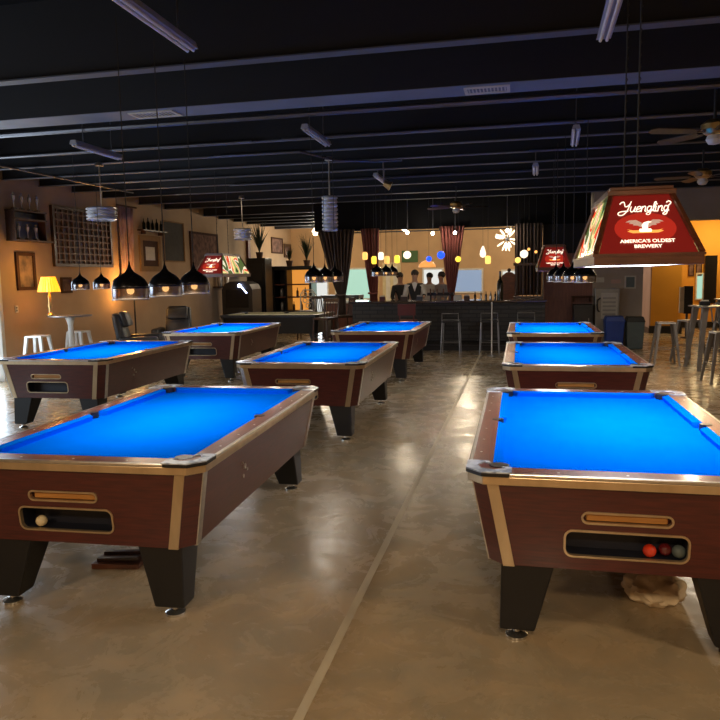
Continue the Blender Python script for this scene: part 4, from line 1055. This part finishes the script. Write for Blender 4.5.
for x in (-4.9, -3.9, -3.3, -1.9, -.2, .45): MB().tube([(x, 17.165, 2.72), (x, 17.23, 2.80)], .01, 6).build('bracket', 'conduit', t)
# slatted rack
t = thing('slatted_rack', 'dark rack of upright slats at the right end of the bar', 'rack', (.17, 16.75, 0))
MB().box(-.32, .33, -.1, .1, 0, 1.14).build('base', 'dwood', t)
for i in range(8): MB().box(-.30 + .083 * i, -.275 + .083 * i, -.02, .02, 1.14, 1.86).build('slat', 'frame' if i % 2 else 'dwood', t)
MB().box(-.33, .33, -.03, .03, 1.84, 1.90).build('top_bar', 'dwood', t)
# wall shelf with dark machine before red wood wall
t = thing('bar_end_shelf', 'small brown shelf on the reddish wall left of the grey pier', 'shelf', (1.35, 16.9, 1.10))
MB().box(-.20, .24, -.12, .09, 0, .03).build('board', 'frame', t); MB().box(-.18, -.15, -.06, .09, -.10, 0).box(.18, .21, -.06, .09, -.10, 0).build('bracket', 'frame', t)
t = thing('dark_bin_cabinet', 'low dark cabinet beneath the small shelf by the blue bin', 'cabinet', (1.36, 16.75, 0))
MB().box(-.20, .22, -.22, .22, 0, .95).build('body', 'leg', t, bevel=.01); MB().box(-.17, .19, -.235, -.22, .1, .85).build('door', 'black', t); MB().bar((.13, -.25, .5), (.13, -.25, .65), .015).build('handle', 'gunmetal', t)

# pendants above the bar
cols = dict(o=(1.0, .42, .10), y=(1.0, .62, .05), w=(1.0, .82, .55), b=(.02, .10, 1.0), a=(1.0, .55, .12))
for k, c_ in cols.items(): M['g_' + k] = glow('lit_glass_' + k, c_, 1.15 if k != 'b' else 0.9, tuple(q * .3 for q in c_))
bars_ = [(-3.46, 2.12, 'o', 'cyl', 'peach'), (-3.25, 2.02, 'y', 'cyl', 'yellow'), (-3.09, 2.11, 'w', 'cyl', 'cream'), (-2.95, 2.02, 'o', 'cyl', 'dull orange'), (-2.72, 2.03, 'y', 'cyl', 'small yellow'),
         (-2.49, 2.12, 'w', 'ball', 'large cream round'), (-2.0, 2.02, 'b', 'ball', 'small blue'), (-1.73, 2.10, 'b', 'ball', 'large blue round'), (-1.35, 2.00, 'y', 'ball', 'round yellow'),
         (-.81, 2.14, 'w', 'drop', 'cream teardrop'), (-.70, 1.97, 'a', 'cyl', 'amber square'), (-.06, 1.95, 'a', 'ball', 'round amber'), (.07, 2.08, 'w', 'ball', 'large pale'), (.17, 2.18, 'o', 'dot', 'tiny upper orange'), (.32, 2.12, 'o', 'dot', 'tiny right orange')]
nb = ['first', 'second', 'third', 'fourth', 'fifth', 'sixth', 'seventh', 'eighth', 'ninth', 'tenth', 'eleventh', 'twelfth', 'thirteenth', 'fourteenth', 'fifteenth']
for i, (x, z, c_, sh, wd) in enumerate(bars_):
    t = thing('glass_pendant', '%s glass pendant over the bar, %s from the left' % (wd, nb[i]), 'pendant lamp', (x, 15.95, z), 0, 'coloured glass pendants over the bar')
    if sh == 'cyl': m = MB().lathe([(0, -.09), (.050, -.085), (.062, -.05), (.062, .05), (.045, .085), (0, .09)], (0, 0, 0), 14)
    elif sh == 'ball': m = MB().ball((0, 0, 0), .09 if 'large' in wd else .065, 2)
    elif sh == 'drop': m = MB().lathe([(0, -.12), (.05, -.10), (.07, -.04), (.045, .06), (.015, .13), (0, .14)], (0, 0, 0), 14)
    else: m = MB().ball((0, 0, 0), .032, 2)
    m.build('glass_shade', 'g_' + c_, t, smooth=True)
    MB().tube([(0, 0, .05), (0, 0, ZB - z + .3)], .003, 5).build('cord', 'cord', t)
# amber dome lamp & sputnik chandelier & track lights
t = thing('amber_dome_lamp', 'wide amber glass dome lamp behind the bar', 'lamp', (-2.29, 17.9, 1.86))
MB().lathe([(.22, 0), (.205, .06), (.14, .13), (.05, .17), (0, .175)], (0, 0, 0), 22).build('glass_shade', 'tiffany', t, smooth=True, solid=.004)
MB().tube([(0, 0, .17), (0, 0, 2.1)], .006, 6).build('stem', 'brass', t)
t = thing('petal_chandelier', 'bright chandelier of lit glass petals at the right of the bar', 'chandelier', (-.32, 17.9, 2.50))
rg = random.Random(11)
for k in range(22):
    a = rg.uniform(0, 2 * PI); e = rg.uniform(-1.3, 1.3)
    d_ = Vector((math.cos(a) * math.cos(e), math.sin(a) * math.cos(e), math.sin(e)))
    MB().tube([d_ * .10, d_ * .20, d_ * .30], [.008, .024, .014], 8).build('petal', 'petal', t, smooth=True)
MB().ball((0, 0, 0), .06, 2).build('hub', 'chrome', t, smooth=True); MB().tube([(0, 0, .05), (0, 0, 1.5)], .008, 6).build('stem', 'chrome', t)
for i, (x, z) in enumerate(((-2.62, 2.70), (-2.02, 2.66), (-1.50, 2.66), (-.31, 2.68))):
    t = thing('track_light', 'small bright track spot under the header, %s from the left' % nm[i], 'spotlight', (x, 16.9, z), 0, 'track spots above the bar')
    MB().tube([(0, 0, 0), (0, -.06, -.03)], [.03, .045], 12).build('head', 'whitemetal', t); MB().ball((0, -.065, -.035), .035, 2).build('bulb', 'tracklight', t)
    MB().tube([(0, 0, 0), (0, 0, 1.32)], .008, 6).build('arm', 'conduit', t)
    point((x, 16.75, z - .05), 5, (1, .85, .62), .04)
# lights in the room beyond the bar
for x, y in ((-6.8, 23.5), (-3.6, 22.5), (-1.6, 22.0), (0.2, 23.5)):
    t = thing('ceiling_globe', 'round ceiling globe lighting the room behind the bar at %s' % {-6.8: 'its far left corner', -3.6: 'its left middle', -1.6: 'its right middle', .2: 'its right end'}[x], 'ceiling light', (x, y, 3.2))
    MB().ball((0, 0, 0), .13, 2).build('globe', 'petal', t, smooth=True); MB().tube([(0, 0, .1), (0, 0, .8)], .01, 6).build('stem', 'conduit', t)
    point((x, y, 3.0), 75, (1.0, .82, .58), .14)

# ------------------------------------------------------------------ people behind the bar
def person(loc, rz, lab, shirt, hair='hair', s=1.0, arm=0.0, collar=False):
    t = thing('person', lab, 'person', loc, rz, None)
    def skin(name, V, E, R, mat, lvl=2):
        me = bpy.data.meshes.new(name); me.from_pydata([Vector(v) * s for v in V], E, []); 
        o = bpy.data.objects.new(name, me); COL.objects.link(o); o.parent = t
        md = o.modifiers.new('skin', 'SKIN'); md.use_smooth_shade = True
        for i, r in enumerate(R): me.skin_vertices[0].data[i].radius = (r * s, r * s * .85)
        me.skin_vertices[0].data[0].use_root = True
        sb = o.modifiers.new('sub', 'SUBSURF'); sb.levels = lvl; sb.render_levels = lvl
        me.materials.append(M[mat]); bpy.context.view_layer.update()
        nm_ = bpy.data.meshes.new_from_object(o.evaluated_get(bpy.context.evaluated_depsgraph_get()))
        o.modifiers.clear(); o.data = nm_
        for p in nm_.polygons: p.use_smooth = True
        if not nm_.materials: nm_.materials.append(M[mat])
        return o
    V = [(0, 0, .95), (0, 0, 1.15), (0, 0, 1.38), (0, 0, 1.50), (0, -.01, 1.58), (0, -.02, 1.68), (0, -.01, 1.74),
         (.17, 0, 1.42), (.24, -.02, 1.16), (.22, -.16 - arm, 1.02 + arm), (.20, -.24 - arm, 1.02 + arm),
         (-.17, 0, 1.42), (-.24, -.02, 1.16), (-.22, -.16, 1.02), (-.20, -.24, 1.02),
         (.09, 0, .88), (.10, -.01, .50), (.10, .02, .10), (.10, -.10, .04), (-.09, 0, .88), (-.10, -.01, .50), (-.10, .02, .10), (-.10, -.10, .04)]
    E = [(0, 1), (1, 2), (2, 3), (3, 4), (4, 5), (5, 6), (2, 7), (7, 8), (8, 9), (9, 10), (2, 11), (11, 12), (12, 13), (13, 14), (0, 15), (15, 16), (16, 17), (17, 18), (0, 19), (19, 20), (20, 21), (21, 22)]
    R = [.13, .12, .13, .06, .065, .085, .06, .06, .045, .035, .03, .06, .045, .035, .03, .085, .06, .045, .035, .085, .06, .045, .035]
    b_ = skin('body', V, E, R, 'skin')
    MB().ball((0, -.105 * s, 1.655 * s), .014, 1).ball((-.03 * s, -.098 * s, 1.69 * s), .009, 1).ball((.03 * s, -.098 * s, 1.69 * s), .009, 1).build('face_features', 'skin', t)
    V2 = [V[0], V[1], V[2], (0, 0, 1.47), V[7], V[8], (V[9][0], V[9][1] * .6, V[9][2] + .04), V[11], V[12], (-.225, -.10, 1.06)]
    skin('shirt', V2, [(0, 1), (1, 2), (2, 3), (2, 4), (4, 5), (5, 6), (2, 7), (7, 8), (8, 9)], [.15, .14, .15, .07, .075, .06, .052, .075, .06, .052], shirt)
    skin('trousers', [V[0], V[15], V[16], V[17], V[19], V[20], V[21]], [(0, 1), (1, 2), (2, 3), (0, 4), (4, 5), (5, 6)], [.145, .10, .075, .06, .10, .075, .06], 'shirt_k')
    if collar:
        MB().poly_prism([(-.07, -.135, 1.47), (0, -.15, 1.26), (.07, -.135, 1.47), (0, -.13, 1.50)], (0, -.012, 0)).build('shirt_front', 'shirt_w', t)
        for sg in (-1, 1): MB().tube([(sg * .17, 0, 1.43), (sg * .245, -.02, 1.16), (sg * .225, -.13, 1.05)], [.085, .066, .05], 12).build('sleeve', 'shirt_w', t, smooth=True)
    MB().ball((0, .012 * s, 1.715 * s), .098 * s, 3, (1, 1.05, .95)).build('hair', hair, t, smooth=True)
    return t
person((-2.56, 17.6, 0), 0.1, 'person in white collared shirt and dark vest standing behind the bar', 'shirt_k', arm=.1, collar=True)
person((-3.0, 18.0, 0), .6, 'person in black standing behind the bar before the cream door', 'shirt_k', s=.97)
person((-2.42, 19.4, 0), -.4, 'person in pale shirt further back beside the dark vest person', 'shirt_w', s=.96)
person((-1.98, 18.3, 0), -.8, 'person in grey top behind the bar left of the wine curtain', 'shirt_g', s=.97)

# ------------------------------------------------------------------ right side
def wallbox(name, lab, cat, x0, x1, z0, z1, y, th, mat):
    return tag(MB().box(x0, x1, y - th, y, z0, z1).build(name, mat), lab, cat)
t = thing('framed_notice', 'small framed notice with dark centre on the grey pier', 'notice', (2.41, 16.995, 1.28))
MB().ring_prism([(-.12, 0, 0), (.12, 0, 0), (.12, 0, .29), (-.12, 0, .29)], [(-.09, 0, .03), (.09, 0, .03), (.09, 0, .26), (-.09, 0, .26)], (0, -.02, 0)).build('frame', 'paper', t)
MB().box(-.09, .09, -.01, 0, .03, .26).build('print', 'greyplastic', t)
wallbox('paper_sign', 'small faded paper sign at upper left of the grey pier', 'sign', 1.65, 1.85, 1.43, 1.54, 17.0, .004, 'paper')
wallbox('paper_sign', 'small faded paper sign between the other two on the grey pier', 'sign', 2.00, 2.21, 1.40, 1.49, 17.0, .004, 'pink')
t = thing('ice_machine', 'pale cabinet with black curved handle against the grey pier', 'cabinet', (1.90, 16.85, 0))
MB().box(-.26, .26, -.10, .14, 0, 1.30).build('body', 'stainless', t, bevel=.01)
MB().box(-.13, .22, -.115, -.10, .62, 1.20).build('notice_plate', 'paper', t)
for i in range(5): MB().box(-.10, .18, -.12, -.115, .70 + i * .09, .74 + i * .09).build('plate_lines', 'stainless', t)
MB().tube([(-.17, -.10, .78), (-.21, -.16, .82), (-.22, -.17, .93), (-.21, -.16, 1.04), (-.15, -.10, 1.08)], .018, 8).build('handle', 'black', t)
def bin_(lab, x, y, w, h, mat, lid):
    t = thing('trash_bin', lab, 'bin', (x, y, 0), 0, 'bins by the grey pier')
    MB().hexa([(-w * .42, -w * .42, 0), (w * .42, -w * .42, 0), (w * .42, w * .42, 0), (-w * .42, w * .42, 0)], [(-w / 2, -w / 2, h), (w / 2, -w / 2, h), (w / 2, w / 2, h), (-w / 2, w / 2, h)]).build('body', mat, t, bevel=.02)
    MB().hexa([(-w * .53, -w * .53, h - .02), (w * .53, -w * .53, h - .02), (w * .53, w * .53, h - .02), (-w * .53, w * .53, h - .02)], [(-w * .42, -w * .42, h + .10), (w * .42, -w * .42, h + .10), (w * .42, w * .42, h + .10), (-w * .42, w * .42, h + .10)]).build('lid', lid, t, bevel=.015)
bin_('bright blue plastic bin with dark lid before the grey pier', 1.98, 16.15, .40, .62, 'blueplastic', 'blueplastic')
bin_('grey plastic bin with dark lid right of the blue bin', 2.42, 16.3, .38, .60, 'greyplastic', 'leg')
tag(MB().box(2.70, 2.82, 18.2, 18.6, .80, 1.32).build('wall_speaker', 'black', bevel=.01), 'black box mounted on the side of the grey pier', 'speaker')
t = thing('black_stand_board', 'black upright panel on a post before the orange wall', 'panel', (4.02, 19.0, 0))
MB().box(-.06, .14, -.05, .05, .60, 1.28).build('panel', 'black', t); MB().box(-.16, -.06, -.04, .04, .62, 1.26).build('side_leaf', 'paper', t)
MB().tube([(.02, 0, 0), (.02, 0, .62)], .03, 8).build('post', 'dwood', t); MB().lathe([(0, 0), (.14, 0), (.14, .02), (0, .03)], (0.02, 0, 0), 16).build('base', 'dwood', t)

def metal_table(lab, loc, rz):
    t = thing('metal_high_table', lab, 'table', loc, rz)
    MB().box(-.31, .31, -.31, .31, 1.045, 1.07).build('table_top', 'gunmetal', t, bevel=.006)
    for sx in (-1, 1):
        for sy in (-1, 1):
            MB().hexa([(sx * a, sy * b, 0) for a, b in ((.29, .29), (.34, .29), (.34, .34), (.29, .34))], [(sx * a, sy * b, 1.045) for a, b in ((.17, .17), (.26, .17), (.26, .26), (.17, .26))]).build('leg', 'gunmetal', t)
    return t
metal_table('high grey metal table with splayed legs at the right edge', (3.17, 12.95, 0), .12)
t = thing('napkin_holder', 'small dark holder on the high metal table at the right edge', 'holder', (3.05, 13.05, 1.0701)); MB().box(-.08, .08, -.05, .05, 0, .07).build('body', 'darkmetal', t, bevel=.006); MB().box(-.06, .06, -.02, .02, .07, .09).build('napkins', 'paper', t)
metal_table('high grey metal table further back at the right edge', (4.3, 16.0, 0), 0)
GR = 'gunmetal stools around the high tables'
stool('gunmetal stool left of the high metal table before the orange wall', (2.53, 13.5, 0), .0, 'gunmetal', group=GR)
stool('gunmetal stool partly behind the high metal table', (3.05, 14.1, 0), .5, 'gunmetal', group=GR)
stool('gunmetal stool nearest the camera at the right edge', (2.92, 11.35, 0), .1, 'gunmetal', group=GR)
stool('gunmetal chair with back at the far right edge behind the table', (3.55, 13.6, 0), 2.2, 'gunmetal', back=True, group=GR)

# ------------------------------------------------------------------ lighting
SUN = (1.0, .86, .66)
def added_fill_panel(x, y, power, lab, w=.5, col=(1.0, .74, .45)):  # panels added out of view to light the table fronts
    t = thing('added_panel_light', lab, 'ceiling light', (x, y, ZB - .02))
    MB().box(-w / 2, w / 2, -w / 2, w / 2, .0, .06).build('housing', 'whitemetal', t)
    MB().box(-w / 2 + .03, w / 2 - .03, -w / 2 + .03, w / 2 - .03, -.008, .0).build('diffuser', 'diffuser', t)
    area((x, y, ZB - .035), w, w, power, col)
added_fill_panel(-3.2, -1.2, 60, 'added fill light panel behind the camera over the left aisle')
added_fill_panel(.3, -1.4, 75, 'added fill light panel behind the camera over the centre')
added_fill_panel(3.6, 1.2, 45, 'added fill light panel to the right of the camera')
# corridor lights on the right, and two added fills
point((4.5, 19.6, 2.9), 45, (1.0, .74, .36), .12)
point((3.0, 20.4, 2.6), 12, (1.0, .85, .66), .10)
area((2.55, 11.3, 2.86), .12, .12, 22, (1.0, .82, .6))  # fill added under the fan to brighten the taupe wall
point((5.4, 21.2, 2.6), 40, (1.0, .74, .36), .12)
area((-5.7, 15.9, 2.44), .3, .3, 12, (1.0, .92, .80))  # fill added above the dark table to brighten its olive cloth
# accent lights over the left wall
area((-7.0, 12.6, 3.3), .3, 2.5, 8, (1.0, .82, .58), rot=(0, -.45, 0))
area((-7.0, 17.0, 3.3), .3, 3.0, 7, (1.0, .74, .46), rot=(0, -.45, 0))
area((-7.0, 22.0, 3.3), .3, 3.0, 7, (1.0, .74, .46), rot=(0, -.45, 0))
# daylight through door and window on the left
area((XL + .03, 9.3, 1.3), 2.2, 1.8, 40, (.72, .86, 1.0), rot=(0, -PI / 2, 0))
area((XL + .03, 3.7, 1.7), 1.5, 3.3, 60, (.72, .86, 1.0), rot=(0, -PI / 2, 0))
area((-7.4, YB - .2, 1.2), 1.2, 1.6, 22, (.80, .92, 1.0), rot=(-PI / 2, 0, 0))
area((-6.1, YB - .2, 1.4), 1.2, 1.0, 14, (.70, 1.0, .88), rot=(-PI / 2, 0, 0))

wd = bpy.data.worlds.new('world'); wd.use_nodes = True; SC.world = wd
wd.node_tree.nodes['Background'].inputs[0].default_value = (.6, .75, 1.0, 1); wd.node_tree.nodes['Background'].inputs[1].default_value = .5

# ------------------------------------------------------------------ camera
F, PITCH, YAW, ROLL, HC = 709.3, .1173, .2231, -.0175, 1.659
fwd = Vector((-math.sin(YAW) * math.cos(PITCH), math.cos(YAW) * math.cos(PITCH), -math.sin(PITCH)))
rt = Vector((math.cos(YAW), math.sin(YAW), 0)); up = rt.cross(fwd)
r2 = rt * math.cos(ROLL) + up * math.sin(ROLL); u2 = up * math.cos(ROLL) - rt * math.sin(ROLL)
cd = bpy.data.cameras.new('camera'); cam = bpy.data.objects.new('camera', cd); COL.objects.link(cam)
mw = Matrix(((r2.x, u2.x, -fwd.x, 0), (r2.y, u2.y, -fwd.y, 0), (r2.z, u2.z, -fwd.z, HC), (0, 0, 0, 1)))
cam.matrix_world = mw
cd.sensor_width = 36; cd.sensor_fit = 'HORIZONTAL'; cd.lens = F / 720 * 36; cd.clip_start = .05
SC.camera = cam
SC.view_settings.view_transform = 'Standard'; SC.view_settings.look = 'None'
SC.view_settings.gamma = 1; SC.view_settings.use_curve_mapping = False
SC.view_settings.exposure = 0.74
